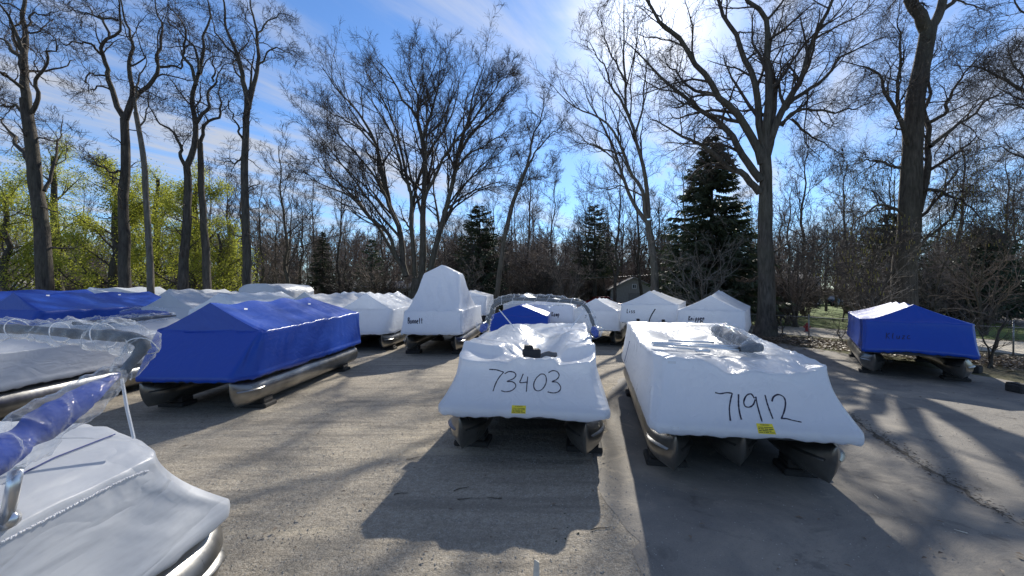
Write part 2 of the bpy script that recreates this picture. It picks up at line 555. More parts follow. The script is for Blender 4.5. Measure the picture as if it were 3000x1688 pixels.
# ------------------------------------------------------------------ ground
def ground_mats():
    # loose limestone gravel trodden into tan dirt
    m, nt = mat('gravel_and_dirt')
    c = coord(nt)
    big = noise(nt, c, .35, 5, .6, .6)
    mid = noise(nt, coord(nt, (1, .35, 1)), 2.2, 5, .65)
    fine = noise(nt, c, 38, 5, .75)
    vor = N(nt, 'ShaderNodeTexVoronoi', {'Vector': c, 'Scale': 34.0, 'Randomness': 1.0})
    vor2 = N(nt, 'ShaderNodeTexVoronoi', {'Vector': c, 'Scale': 90.0, 'Randomness': 1.0})
    base = ramp(nt, big, [(0.25, (0.24, 0.208, 0.160)), (0.5, (0.35, 0.30, 0.225)), (0.78, (0.48, 0.41, 0.30))])
    base = mixc_(nt, N(nt, 'ShaderNodeMapRange', {'Value': mid, 'From Min': .45, 'From Max': .75, 'To Max': .5}).outputs[0], base, (0.24, 0.22, 0.19))
    st = ramp(nt, vor.outputs['Color'], [(0.1, (0.56, 0.52, 0.45)), (0.5, (0.35, 0.31, 0.25)), (0.9, (0.18, 0.16, 0.135))])
    base = mixc_(nt, .38, base, st)
    st2 = ramp(nt, vor2.outputs['Color'], [(0.1, (0.56, 0.52, 0.45)), (0.55, (0.35, 0.31, 0.25)), (0.9, (0.16, 0.145, 0.12))])
    base = mixc_(nt, .35, base, st2)
    base = mixc_(nt, N(nt, 'ShaderNodeMapRange', {'Value': fine, 'From Min': .52, 'From Max': .8, 'To Max': .6}).outputs[0], base, (0.12, 0.11, 0.09))
    clod = noise(nt, c, 11, 4, .7, .4)
    base = mixc_(nt, N(nt, 'ShaderNodeMapRange', {'Value': clod, 'From Min': .5, 'From Max': .72, 'To Max': .5}).outputs[0], base, (0.18, 0.158, 0.125))
    base = mixc_(nt, N(nt, 'ShaderNodeMapRange', {'Value': clod, 'From Min': .42, 'From Max': .28, 'To Max': .35}).outputs[0], base, (0.55, 0.49, 0.39))
    moist = noise(nt, c, .8, 6, .7, .5)
    base = mixc_(nt, N(nt, 'ShaderNodeMapRange', {'Value': moist, 'From Min': .56, 'From Max': .74, 'To Max': .65}).outputs[0], base, (0.17, 0.16, 0.135))
    mp = N(nt, 'ShaderNodeMapping', {'Vector': c})
    mp.inputs['Rotation'].default_value = (0, 0, math.radians(-28))
    mp.inputs['Scale'].default_value = (.12, 1.0, 1)
    rut = noise(nt, mp.outputs[0], 2.6, 3, .55, .25)
    base = mixc_(nt, N(nt, 'ShaderNodeMapRange', {'Value': rut, 'From Min': .52, 'From Max': .66, 'To Max': .55}).outputs[0], base, (0.17, 0.152, 0.125))
    base = mixc_(nt, N(nt, 'ShaderNodeMapRange', {'Value': rut, 'From Min': .44, 'From Max': .32, 'To Max': .45}).outputs[0], base, (0.52, 0.45, 0.335))
    h2 = N(nt, 'ShaderNodeMath', {0: vor2.outputs['Distance'], 1: -.5}, operation='MULTIPLY').outputs[0]
    b = bump(nt, big, .8, .25)
    b = bump(nt, rut, .7, .06, b)
    b = bump(nt, mid, .6, .06, b)
    b = bump(nt, clod, .8, .035, b)
    b = bump(nt, fine, .9, .02, b)
    b = bump(nt, h2, .5, .012, b)
    out(nt, N(nt, 'ShaderNodeBsdfPrincipled', {'Base Color': base, 'Roughness': .95, 'Specular IOR Level': .2, 'Normal': b}).outputs[0])
    M['gravel'] = m
    # old worn asphalt, dusty, with patches
    m, nt = mat('worn_asphalt')
    c = coord(nt)
    big = noise(nt, c, .5, 6, .65, .8)
    mid = noise(nt, coord(nt, (1, .5, 1)), 1.6, 5, .65, .4)
    fine = noise(nt, c, 85, 3, .8)
    base = ramp(nt, big, [(0.28, (0.135, 0.127, 0.115)), (0.5, (0.215, 0.197, 0.17)), (0.75, (0.36, 0.315, 0.25))])
    base = mixc_(nt, N(nt, 'ShaderNodeMapRange', {'Value': mid, 'From Min': .5, 'From Max': .72, 'To Max': .6}).outputs[0], base, (0.14, 0.138, 0.134))
    base = mixc_(nt, N(nt, 'ShaderNodeMapRange', {'Value': fine, 'From Min': .58, 'From Max': .72, 'To Max': .6}).outputs[0], base, (0.30, 0.29, 0.27))
    base = mixc_(nt, N(nt, 'ShaderNodeMapRange', {'Value': fine, 'From Min': .42, 'From Max': .30, 'To Max': .6}).outputs[0], base, (0.05, 0.05, 0.05))
    stn = noise(nt, c, 1.1, 7, .72, 1.2)
    base = mixc_(nt, N(nt, 'ShaderNodeMapRange', {'Value': stn, 'From Min': .57, 'From Max': .66, 'To Max': .55}).outputs[0], base, (0.085, 0.08, 0.072))
    base = mixc_(nt, N(nt, 'ShaderNodeMapRange', {'Value': stn, 'From Min': .40, 'From Max': .30, 'To Max': .6}).outputs[0], base, (0.40, 0.35, 0.27))
    b = bump(nt, big, .5, .12)
    b = bump(nt, stn, .5, .03, b)
    b = bump(nt, fine, .5, .008, b)
    rg = N(nt, 'ShaderNodeMapRange', {'Value': big, 'To Min': .75, 'To Max': .95}).outputs[0]
    out(nt, N(nt, 'ShaderNodeBsdfPrincipled', {'Base Color': base, 'Roughness': rg, 'Specular IOR Level': .3, 'Normal': b}).outputs[0])
    M['asphalt'] = m
    # woodland floor and thin lawn
    m, nt = mat('dirt_and_dead_grass')
    c = coord(nt)
    nz = noise(nt, c, .25, 6, .7, .5)
    fn = noise(nt, c, 6, 5, .75)
    base = ramp(nt, nz, [(0.3, (0.075, 0.065, 0.045)), (0.55, (0.12, 0.115, 0.06)), (0.75, (0.085, 0.115, 0.035))])
    base = mixc_(nt, N(nt, 'ShaderNodeMapRange', {'Value': fn, 'From Min': .45, 'From Max': .75, 'To Max': .6}).outputs[0], base, (0.17, 0.145, 0.10))
    out(nt, N(nt, 'ShaderNodeBsdfPrincipled', {'Base Color': base, 'Roughness': .95, 'Specular IOR Level': .15, 'Normal': bump(nt, fn, .8, .05)}).outputs[0])
    M['dirt'] = m
    m, nt = mat('spring_lawn')
    c = coord(nt)
    nz = noise(nt, c, .4, 6, .7, .5)
    fn = noise(nt, c, 14, 4, .8)
    base = ramp(nt, nz, [(0.3, (0.085, 0.115, 0.030)), (0.6, (0.13, 0.185, 0.040)), (0.8, (0.19, 0.19, 0.08))])
    base = mixc_(nt, N(nt, 'ShaderNodeMapRange', {'Value': fn, 'From Min': .4, 'From Max': .75, 'To Max': .5}).outputs[0], base, (0.05, 0.08, 0.02))
    out(nt, N(nt, 'ShaderNodeBsdfPrincipled', {'Base Color': base, 'Roughness': .9, 'Specular IOR Level': .2, 'Normal': bump(nt, fn, .9, .05)}).outputs[0])
    M['lawn'] = m
    M['drive'] = simple('pale_gravel_drive', (0.42, 0.38, 0.31), .95, 0, .3, 3.0, .6, 30)
    M['crack'] = simple('dirt_filled_crack', (0.085, 0.072, 0.055), .95, 0, .5, 8, .6, 40)
    M['stone'] = simple('limestone_pebbles', (0.36, 0.345, 0.31), .85, 0, .45, 14, .3, 60)
    M['moss'] = simple('moss_and_grit', (0.05, 0.055, 0.03), .95, 0, .5, 9, .8, 40)


ground_mats()


def sheet(name, pts, z, m, jit=0.0, step=0.4, seed=1, kind='structure', **props):
    """flat ground sheet with a ragged outline"""
    P = np.asarray(pts, float)
    Q = np.vstack([P, P[:1]])
    L = np.linalg.norm(np.diff(Q, axis=0), axis=1).sum()
    n = max(len(P), min(1500, int(L / step)))
    R = resample(Q, n + 1)[:-1] if jit else P
    if jit:
        s = np.arange(n) * L / n
        R = R + np.stack([sn(s / .9, seed, jit) + sn(s / .25, seed + 1, jit * .4), sn(s / .8, seed + 2, jit) + sn(s / .3, seed + 3, jit * .4)], 1)
    bm = bmesh.new()
    f = bm.faces.new([bm.verts.new((x, y, z)) for x, y in R])
    bmesh.ops.triangulate(bm, faces=[f])
    bmesh.ops.recalc_face_normals(bm, faces=bm.faces)
    if bm.faces[:][0].normal.z < 0:
        bmesh.ops.reverse_faces(bm, faces=bm.faces)
    me = bpy.data.meshes.new(name)
    bm.to_mesh(me)
    bm.free()
    me.materials.append(m)
    return link(name, me, None, kind=kind, **props)


sheet('ground', [(-900, -300), (900, -300), (900, 1500), (-900, 1500)], 0.0, M['dirt'])
sheet('gravel_yard', [(-46, -10), (6.0, -10), (6.5, 14), (11, 22), (11, 30), (-46, 34)], .004, M['gravel'], .35, .5, 3)
sheet('asphalt_apron', [(1.05, -6), (1.15, 4.2), (1.35, 6.8), (2.2, 10.2), (3.6, 13.5), (8, 21.5), (12.2, 25.5), (13.4, 21), (14.4, 15), (15.2, 9), (16.5, -6)], .008, M['asphalt'], .16, .25, 5)
sheet('lawn', [(15, 33), (21, 30), (27, 22), (33, 12), (120, 12), (160, 90), (60, 90), (16, 62)], .004, M['lawn'], .6, .8, 9)
sheet('gravel_drive', [(13.6, 29.2), (16.0, 25.5), (18.6, 21.6), (21.2, 17.4), (23.5, 12), (31, 12), (27.5, 18.5), (24.5, 24.5), (20.0, 30.5), (15.2, 33.0)], .008, M['drive'], .35, .5, 11)
sheet('road', [(31, 12), (36, 12), (42, 24), (76, 74), (120, 130), (110, 136), (68, 80), (36, 30)], .008, M['asphalt'], .15, .8, 13)
sheet('far_lawn', [(-46, 36), (-8, 38), (12, 36), (14, 62), (-20, 88), (-70, 80)], .004, M['lawn'], .8, 1.0, 15)
# dirt-filled cracks wandering over the asphalt
def crack(pts, w, seed):
    P = spline([(*W(px, py, 3437.0 / (py - 844.0))[:2], .012) for px, py in pts], 90)
    t = np.gradient(P, axis=0)
    nn = np.stack([-t[:, 1], t[:, 0], t[:, 2] * 0], 1)
    nn /= np.linalg.norm(nn, axis=1, keepdims=True)
    s = np.arange(90) * .12
    P = P + nn * sn(s * 2, seed, .05)[:, None]
    ww = (w * (.55 + .45 * sn(s * 1.7, seed + 1)) * np.sin(np.linspace(.05, 3.09, 90)))[:, None]
    V = np.concatenate([P - nn * ww, P + nn * ww * (1 + .6 * sn(s * 3, seed + 2))[:, None]])
    i = np.arange(89)
    mk('asphalt_crack', V, np.stack([i, i + 1, i + 91, i + 90], 1), M['crack'], None, False, kind='structure')


crack([(2480, 1215), (2545, 1262), (2620, 1310), (2700, 1365), (2810, 1430), (2900, 1490), (3005, 1545)], .07, 21)
# dark moss and grit clumps in the lee of the centre boat
# loose stones, grit and dead leaves
def pebbles(name, n, xr, yr, r0, r1, m, seed, kind='stuff', keep=None, label=None, cat=None):
    r = np.random.default_rng(seed)
    y = yr[0] + (yr[1] - yr[0]) * r.uniform(0, 1, n) ** 1.6
    x = r.uniform(*xr, n)
    if keep is not None:
        k = keep(x, y)
        x, y = x[k], y[k]
    n = len(x)
    o = np.array([[1, 0, 0], [0, 1, 0], [-1, 0, 0], [0, -1, 0], [0, 0, .8], [0, 0, -.5]])
    s = r.uniform(r0, r1, (n, 1, 1)) * r.uniform(.6, 1.35, (n, 6, 3))
    a = r.uniform(0, 6.28, n)
    ca, sa = np.cos(a)[:, None], np.sin(a)[:, None]
    V = o[None] * s
    V = np.stack([V[..., 0] * ca - V[..., 1] * sa, V[..., 0] * sa + V[..., 1] * ca, V[..., 2]], -1)
    V[..., 0] += x[:, None]
    V[..., 1] += y[:, None]
    V[..., 2] += .010
    f = np.array([[0, 1, 4], [1, 2, 4], [2, 3, 4], [3, 0, 4], [1, 0, 5], [2, 1, 5], [3, 2, 5], [0, 3, 5]])
    F = (f[None] + (np.arange(n) * 6)[:, None, None]).reshape(-1, 3)
    mk(name, V.reshape(-1, 3), F, m, None, False, kind=kind, label=label, category=cat)


pebbles('pebbles', 8000, (-4.5, 1.5), (3.0, 12), .003, .011, M['stone'], 41, label='loose pale stones scattered over the gravel yard', cat='gravel')
pebbles('asphalt_grit', 2600, (1.2, 12), (3.4, 15), .003, .010, M['stone'], 42, label='pale grit and stone chips strewn over the asphalt', cat='grit')


pebbles('moss_clumps', 900, (-.9, 1.5), (3.9, 6.8), .006, .020, M['moss'], 43, keep=lambda x, y: np.random.default_rng(8).uniform(size=len(x)) < .55 * np.clip(n2(x * 1.3, y * 1.3, 3, 2.2) - .1, 0, 1) * np.exp(-((x - .6) / .8) ** 2 - ((y - 5.4) / .9) ** 2), label='dark moss and grit clumps before the boat with the hoop', cat='moss')


def leaf_litter(name, n, f, size, m, seed, label):
    r = np.random.default_rng(seed)
    x, y = f(r, n)
    s = r.uniform(.5, 1.2, n) * size
    a = r.uniform(0, 6.28, n)
    V = np.array([[-1, 0, 0], [0, -.45, .25], [1, 0, .1], [0, .45, .3]])[None] * s[:, None, None] * r.uniform(.6, 1.4, (n, 4, 1))
    ca, sa = np.cos(a)[:, None], np.sin(a)[:, None]
    V = np.stack([V[..., 0] * ca - V[..., 1] * sa, V[..., 0] * sa + V[..., 1] * ca, np.abs(V[..., 2]) + .014 + r.uniform(0, .05, (n, 1))], -1)
    V[..., 0] += x[:, None]
    V[..., 1] += y[:, None]
    i = np.arange(n)[:, None] * 4
    mk(name, V.reshape(-1, 3), np.concatenate([i + [[0, 1, 2]], i + [[0, 2, 3]]]), m, None, False, kind='stuff', label=label, category='leaves')


def crack_band(r, n):
    P = spline([W(px, py, 3437.0 / (py - 844.0))[:2] for px, py in [(2480, 1215), (2545, 1262), (2620, 1310), (2700, 1365), (2810, 1430), (2900, 1490), (3005, 1545)]], 200)
    q = P[r.integers(0, 200, n)] + r.normal(size=(n, 2)) * .09
    return q[:, 0], q[:, 1]


def fence_band(r, n):
    t = r.uniform(0, 1, n)
    p = np.array([12.6, 26.5])[None] + t[:, None] * np.array([8.0, -13.5])[None]
    off = r.normal(-.6, 1.0, n)
    return p[:, 0] + off * .86, p[:, 1] + off * .5


leaf_litter('crack_debris', 450, crack_band, .028, M['crack'], 53, 'dead leaf crumbs and dirt caught along the long asphalt crack')
leaf_litter('leaf_litter', 9000, fence_band, .12, M['dryleaf'], 51, 'brown dead leaves heaped along the wire fence')
leaf_litter('scattered_leaves', 900, lambda r, n: (r.uniform(-9, 14, n), 3.5 + 18 * r.uniform(0, 1, n) ** 1.3), .035, M['dryleaf'], 52, 'stray dead leaves blown over the yard')


# ------------------------------------------------------------------ trees
def grow(P, R, n, t0, t1, ang, angj, lf, npts, wob, up, rr, tip=.25, seed=0, lmin=0.0, taper_t=.55, droop=0.0, rmin=.004):
    """n side shoots on every branch of P (B,m,3)"""
    r = np.random.default_rng(seed)
    B, m, _ = P.shape
    seg = np.linalg.norm(np.diff(P, axis=1), axis=2).sum(1)
    t = t0 + (t1 - t0) * (np.arange(n)[None] + r.uniform(0, 1, (B, n))) / n
    pi = np.repeat(np.arange(B), n)
    t = t.ravel()
    x = t * (m - 1)
    i = np.minimum(x.astype(int), m - 2)
    f = (x - i)[:, None]
    p = P[pi, i] * (1 - f) + P[pi, i + 1] * f
    T = P[pi, i + 1] - P[pi, i]
    T /= np.linalg.norm(T, axis=1, keepdims=True) + 1e-9
    rad = R[pi, i] * (1 - f[:, 0]) + R[pi, i + 1] * f[:, 0]
    K = len(p)
    q = r.normal(size=(K, 3))
    q -= (q * T).sum(1, keepdims=True) * T
    q /= np.linalg.norm(q, axis=1, keepdims=True) + 1e-9
    a = np.radians(ang + angj * r.normal(size=K))[:, None]
    d = np.cos(a) * T + np.sin(a) * q
    ln = np.maximum(lmin, lf * seg[pi] * (1 - taper_t * t) * r.uniform(.65, 1.3, K))
    st = (ln / (npts - 1))[:, None]
    pts = [p]
    for k in range(npts - 1):
        d = d + wob * r.normal(size=(K, 3))
        d[:, 2] += up - droop * k / npts
        d /= np.linalg.norm(d, axis=1, keepdims=True)
        pts.append(pts[-1] + d * st)
    P2 = np.stack(pts, 1)
    r0 = np.maximum(rmin, rad * rr * r.uniform(.8, 1.1, K))
    R2 = r0[:, None] * np.linspace(1, tip, npts)[None]
    R2[:, 0] = np.minimum(R2[:, 0] * 1.15, rad)
    return P2, np.maximum(R2, rmin * .6)


def jig(P, amp, seed):
    """natural crookedness for a resampled limb"""
    n = len(P)
    s = np.arange(n)
    o = np.stack([sn(s * .55, seed), sn(s * .55, seed + 1), sn(s * .55, seed + 2)], 1) * amp
    o[0] = 0
    return P + o * np.minimum(1, s / 3)[:, None]


def crown_levels(P, R, spec, seed, xs=None):
    """apply successive grow levels; returns list of (P,R,sides)"""
    res = []
    for k, s in enumerate(spec):
        P, R = grow(P, R, seed=seed + 31 * k, **s)
        res.append((P, R, (5, 3, 2, 2)[k] if len(spec) > 2 else 3))
    return res


def build_tubes(levels, name, mat_, parent, **props):
    Vs, Fs, n = [], [], 0
    for P, R, sd in levels:
        V, F = tubes(P, R, sd)
        Vs.append(V)
        Fs.append(F + n)
        n += len(V)
    return mk(name, np.concatenate(Vs), np.concatenate(Fs), mat_, parent, True, **props)


def hero(name, label, Y, trunk, limbs, spec, bark='bark', twig='twig', seed=1, r_base=.4, amp=.12, group=None, depth=3.0, spec_trunk=None, flare=1.35, straight=False):
    """tree with a surveyed trunk and limbs. trunk/limbs: lists of (px,py); radii taper from r_base"""
    base = W(trunk[0][0], trunk[0][1], Y)
    base[2] = 0
    root = thing(name, label, 'tree', base, 0, group)
    r = np.random.default_rng(seed)
    P = np.array([W(px, py, Y) for px, py in trunk])
    P[0] = base
    P = spline(P, 18) - base
    P = jig(P, amp * .35, seed)
    tr = np.linspace(1, .62, 18)
    tr[0] *= flare
    tr[1] *= 1 + (flare - 1) * .45
    R = .86 * r_base * tr * (1 + .05 * sn(np.arange(18) * .9, seed + 5))
    V, F = tubes(P[None], R[None], 16)
    mk('trunk', V, F, M[bark], root)
    LP, LR = [], []
    for k, lb in enumerate(limbs):
        pts, r0 = lb[0], lb[1]
        dd = lb[2] if len(lb) > 2 else r.uniform(-depth, depth)
        n = len(pts)
        # each limb leans towards or away from the road as it climbs
        Q = np.array([W(px, py, Y + dd * (i / max(1, n - 1)) ** 1.2) for i, (px, py) in enumerate(pts)]) - base
        Q = jig(spline(Q, 20), amp, seed + 11 * k)
        rr = .84 * r0 * np.linspace(1, .10, 20)
        LP.append(Q)
        LR.append(rr)
        V, F = tubes(Q[None], rr[None], 9)
        mk('limb', V, F, M[bark], root)
    LP, LR = np.array(LP), np.array(LR)
    lv = crown_levels(LP, LR, spec, seed + 100)
    if spec_trunk:
        lv += crown_levels(P[None], R[None], spec_trunk, seed + 300)
    build_tubes(lv, 'crown', M[twig], root)
    return root, lv


# --- the crooked locust trees behind the boats on the left
LOC = [dict(n=7, t0=.18, t1=.98, ang=52, angj=16, lf=.34, npts=9, wob=.30, up=.05, rr=.50, lmin=1.2, tip=.3),
       dict(n=5, t0=.2, t1=1, ang=48, angj=18, lf=.42, npts=7, wob=.28, up=.05, rr=.52, lmin=.6),
       dict(n=5, t0=.15, t1=1, ang=42, angj=18, lf=.55, npts=5, wob=.22, up=.05, rr=.65, lmin=.45, rmin=.011),
       dict(n=3, t0=.2, t1=1, ang=38, angj=18, lf=.6, npts=4, wob=.18, up=.04, rr=.75, lmin=.3, rmin=.009)]
LOCT = [dict(n=9, t0=.35, t1=.95, ang=62, angj=14, lf=.13, npts=8, wob=.3, up=.06, rr=.20, lmin=1.5),
        dict(n=5, t0=.2, t1=1, ang=48, angj=18, lf=.45, npts=6, wob=.26, up=.05, rr=.5, lmin=.5),
        dict(n=5, t0=.15, t1=1, ang=42, angj=18, lf=.55, npts=4, wob=.2, up=.04, rr=.6, lmin=.3, rmin=.006)]
GL = 'bare crooked trees behind the boats on the left'
hero('bare_tree', 'thick crooked bare tree at the far left edge, forked low, before green leaves', 27,
     [(140, 905), (125, 720), (108, 560), (98, 470), (84, 370), (76, 290)],
     [([(78, 300), (72, 209), (68, 105), (72, 0), (70, -140)], .30, 1.5),
      ([(70, 205), (58, 112), (20, 50), (0, 24), (-60, -60)], .17, -2),
      ([(68, 215), (56, 168), (20, 130), (0, 117), (-70, 100)], .16, 2),
      ([(92, 330), (122, 279), (105, 251), (112, 227), (143, 199), (145, 154), (171, 150), (160, 108), (129, 91), (101, 70)], .16, -1.5),
      ([(76, 80), (92, 52), (115, 43), (154, 44), (185, 20)], .09, 2),
      ([(70, 260), (30, 225), (0, 215), (-50, 190)], .14, -2.5),
      ([(66, 330), (40, 310), (0, 307), (-40, 290)], .12, 1),
      ([(100, 480), (60, 440), (20, 380), (-20, 330)], .2, 3),
      ([(130, 560), (160, 470), (178, 400), (190, 340)], .13, 3)],
     LOC, 'bark_dark', 'twig', 11, .52, .16, GL, spec_trunk=LOCT)
hero('bare_tree', 'crooked bare tree second from the left, fork wide open halfway up, furrowed trunk', 28,
     [(367, 905), (364, 780), (362, 640), (366, 506), (367, 420), (366, 349)],
     [([(366, 349), (335, 297), (311, 209), (297, 161), (304, 136), (332, 108), (349, 80), (346, 45), (353, 17), (345, -60)], .22, -2),
      ([(368, 345), (384, 279), (381, 209), (379, 175), (387, 140), (377, 87), (360, 70), (352, 20), (340, -60)], .20, 1),
      ([(370, 350), (402, 279), (440, 251), (471, 209), (468, 192), (454, 164), (471, 140), (471, 70), (464, 0), (470, -70)], .19, 2),
      ([(468, 197), (500, 196), (524, 197), (539, 175), (533, 157), (558, 136), (575, 120)], .10, 2),
      ([(297, 161), (270, 140), (244, 129), (210, 126), (181, 122), (160, 105)], .10, -2.5),
      ([(308, 222), (268, 220), (250, 235), (258, 255), (268, 280)], .07, -2),
      ([(346, 60), (300, 50), (250, 35), (200, 28), (150, 20)], .09, -1),
      ([(362, 500), (330, 505), (300, 490), (262, 465), (255, 440)], .10, -2),
      ([(320, 112), (300, 60), (262, 30), (230, -10)], .10, 2)],
     LOC, 'bark_dark', 'twig', 12, .42, .16, GL, spec_trunk=LOCT)
hero('bare_tree', 'slim pale bare trunk standing just right of the wide-forked crooked tree', 27.5,
     [(446, 905), (438, 760), (430, 600), (424, 500), (410, 410), (398, 330)],
     [([(398, 330), (395, 290), (402, 250), (420, 200), (430, 140)], .12, 1),
      ([(404, 380), (425, 345), (430, 310), (455, 280), (470, 240)], .07, -1)],
     LOC, 'bark_pale', 'twig', 13, .25, .12, GL)
hero('bare_tree', 'crooked bare tree with two looping forks, left of the green-leaved gap', 29,
     [(528, 905), (540, 760), (548, 640), (548, 520), (546, 489)],
     [([(546, 489), (569, 437), (573, 367), (562, 314), (573, 262), (583, 209), (597, 140), (594, 98), (611, 52), (604, 0), (612, -70)], .24, 1),
      ([(544, 489), (522, 425), (505, 384), (470, 364), (450, 330), (440, 300), (425, 290)], .15, -2),
      ([(574, 362), (608, 314), (604, 279), (629, 244), (627, 227), (664, 196), (690, 175)], .15, 2),
      ([(575, 250), (555, 190), (530, 150), (545, 110), (530, 60), (500, 20), (470, -30)], .14, -2),
      ([(583, 215), (560, 130), (520, 90), (490, 60), (460, 40)], .11, 2),
      ([(625, 240), (625, 200), (618, 150), (590, 100)], .08, -1)],
     LOC, 'bark_dark', 'twig', 14, .40, .16, GL, spec_trunk=LOCT)
hero('bare_tree', 'straight dark bare trunk just right of the tree with looping forks', 30,
     [(613, 905), (604, 760), (594, 620), (588, 506), (586, 419)],
     [([(586, 419), (600, 370), (640, 340), (645, 300), (640, 250), (660, 210)], .15, 2),
      ([(587, 430), (575, 380), (580, 330), (570, 280)], .13, -1.5)],
     LOC, 'bark', 'twig', 15, .33, .12, GL)
hero('bare_tree', 'tall dark bare tree with narrow V fork beside the open blue sky', 29,
     [(728, 905), (722, 760), (718, 620), (716, 506), (721, 384), (726, 314)],
     [([(724, 318), (720, 269), (699, 192), (685, 140), (664, 87), (660, 35), (657, 0), (650, -80)], .22, -1.5),
      ([(728, 318), (737, 279), (755, 227), (758, 175), (751, 105), (741, 52), (734, 0), (725, -80)], .20, 1.5),
      ([(756, 190), (775, 165), (800, 145), (840, 150), (872, 175)], .08, -1.5),
      ([(752, 110), (780, 60), (830, 45), (875, 55)], .09, 2),
      ([(730, 270), (742, 200), (745, 150), (742, 110)], .10, 2),
      ([(716, 420), (690, 350), (670, 310), (655, 270)], .10, -2),
      ([(690, 160), (650, 120), (620, 60), (610, 20)], .10, 1),
      ([(718, 450), (690, 480), (665, 470), (640, 490)], .09, 2)],
     LOC, 'bark_dark', 'twig', 16, .36, .14, GL, spec_trunk=LOCT)

# --- the great many-stemmed tree in the middle
FAN = [dict(n=14, t0=.22, t1=.99, ang=30, angj=11, lf=.38, npts=10, wob=.14, up=.06, rr=.62, lmin=1.3, taper_t=.45),
       dict(n=8, t0=.12, t1=1, ang=33, angj=11, lf=.46, npts=7, wob=.16, up=.06, rr=.62, lmin=.6, rmin=.016),
       dict(n=6, t0=.12, t1=1, ang=35, angj=12, lf=.55, npts=4, wob=.17, up=.05, rr=.66, lmin=.4, rmin=.010),
       dict(n=3, t0=.2, t1=1, ang=33, angj=14, lf=.6, npts=3, wob=.14, up=.04, rr=.75, lmin=.35, rmin=.0095)]
fan_limbs = [
    ([(1190, 800), (1160, 750), (1137, 685), (1074, 629), (1028, 579), (949, 543), (900, 520)], .26, -3),
    ([(1190, 810), (1180, 774), (1173, 672), (1144, 615), (1127, 550), (1101, 430), (1081, 380), (1035, 311), (982, 255), (942, 200)], .36, 2),
    ([(1215, 810), (1213, 764), (1206, 665), (1200, 550), (1180, 529), (1167, 446), (1147, 397), (1114, 331), (1061, 258)], .30, -2),
    ([(1236, 820), (1237, 797), (1239, 665), (1243, 566), (1239, 430), (1216, 331), (1180, 291), (1163, 255), (1120, 190), (1101, 176)], .42, 0.5),
    ([(1239, 430), (1226, 364), (1226, 285), (1206, 232), (1196, 150)], .20, 3),
    ([(1241, 440), (1246, 380), (1272, 298), (1286, 232), (1289, 150)], .20, -3),
    ([(1250, 820), (1259, 797), (1276, 714), (1299, 632), (1325, 533), (1345, 430), (1365, 364), (1391, 265), (1418, 195)], .38, -1),
    ([(1340, 460), (1391, 380), (1444, 331), (1493, 265), (1510, 240)], .20, 3),
    ([(1300, 632), (1345, 480), (1427, 420), (1510, 364)], .20, -4),
    ([(1285, 690), (1340, 600), (1430, 548), (1520, 545)], .15, 3),
    ([(1160, 755), (1090, 640), (1020, 560), (950, 500), (905, 420)], .20, 4),
    ([(1206, 680), (1215, 560), (1240, 480), (1300, 380), (1340, 290), (1350, 190)], .22, 4),
    ([(1173, 680), (1120, 560), (1060, 470), (1000, 400), (935, 330)], .20, -4),
    ([(1239, 600), (1270, 520), (1320, 430), (1400, 330), (1450, 240)], .20, -5),
    ([(1200, 560), (1170, 420), (1140, 330), (1090, 240), (1060, 190)], .18, 5),
    ([(1243, 560), (1250, 440), (1250, 330), (1240, 230), (1245, 160)], .16, -5),
    ([(1175, 700), (1100, 610), (1030, 520), (975, 450), (930, 390), (900, 340)], .16, 1),
    ([(1145, 640), (1080, 560), (1010, 490), (960, 460), (900, 470)], .12, -5),
    ([(1290, 680), (1350, 560), (1420, 480), (1490, 430), (1535, 420)], .15, 1),
    ([(1300, 620), (1380, 520), (1450, 490), (1520, 480)], .12, 5),
    ([(1365, 380), (1420, 300), (1465, 240), (1490, 200)], .13, -3),
    ([(1110, 440), (1040, 370), (970, 330), (915, 290)], .13, 3)]
hero('bare_tree', 'huge many-stemmed bare tree fanning out in the middle of the picture', 40,
     [(1222, 935), (1222, 890), (1224, 850), (1226, 815)], fan_limbs, FAN, 'bark', 'twig', 21, 1.05, .10, depth=4)
hero('bare_tree', 'slim bare tree leaning right beside the huge fanning tree', 34,
     [(1450, 925), (1454, 873), (1470, 757), (1484, 665), (1507, 582), (1541, 498)],
     [([(1541, 498), (1560, 413), (1586, 341), (1592, 305), (1600, 270)], .13, 1),
      ([(1542, 496), (1592, 413), (1642, 374), (1660, 340)], .11, -1),
      ([(1507, 582), (1530, 545), (1570, 520), (1610, 510)], .08, 1),
      ([(1484, 665), (1500, 600), (1520, 540), (1530, 470)], .07, 2)],
     [dict(FAN[0], n=9, lf=.38), dict(FAN[1], n=6), dict(FAN[2], n=5), FAN[3]], 'bark', 'twig', 22, .26, .12)
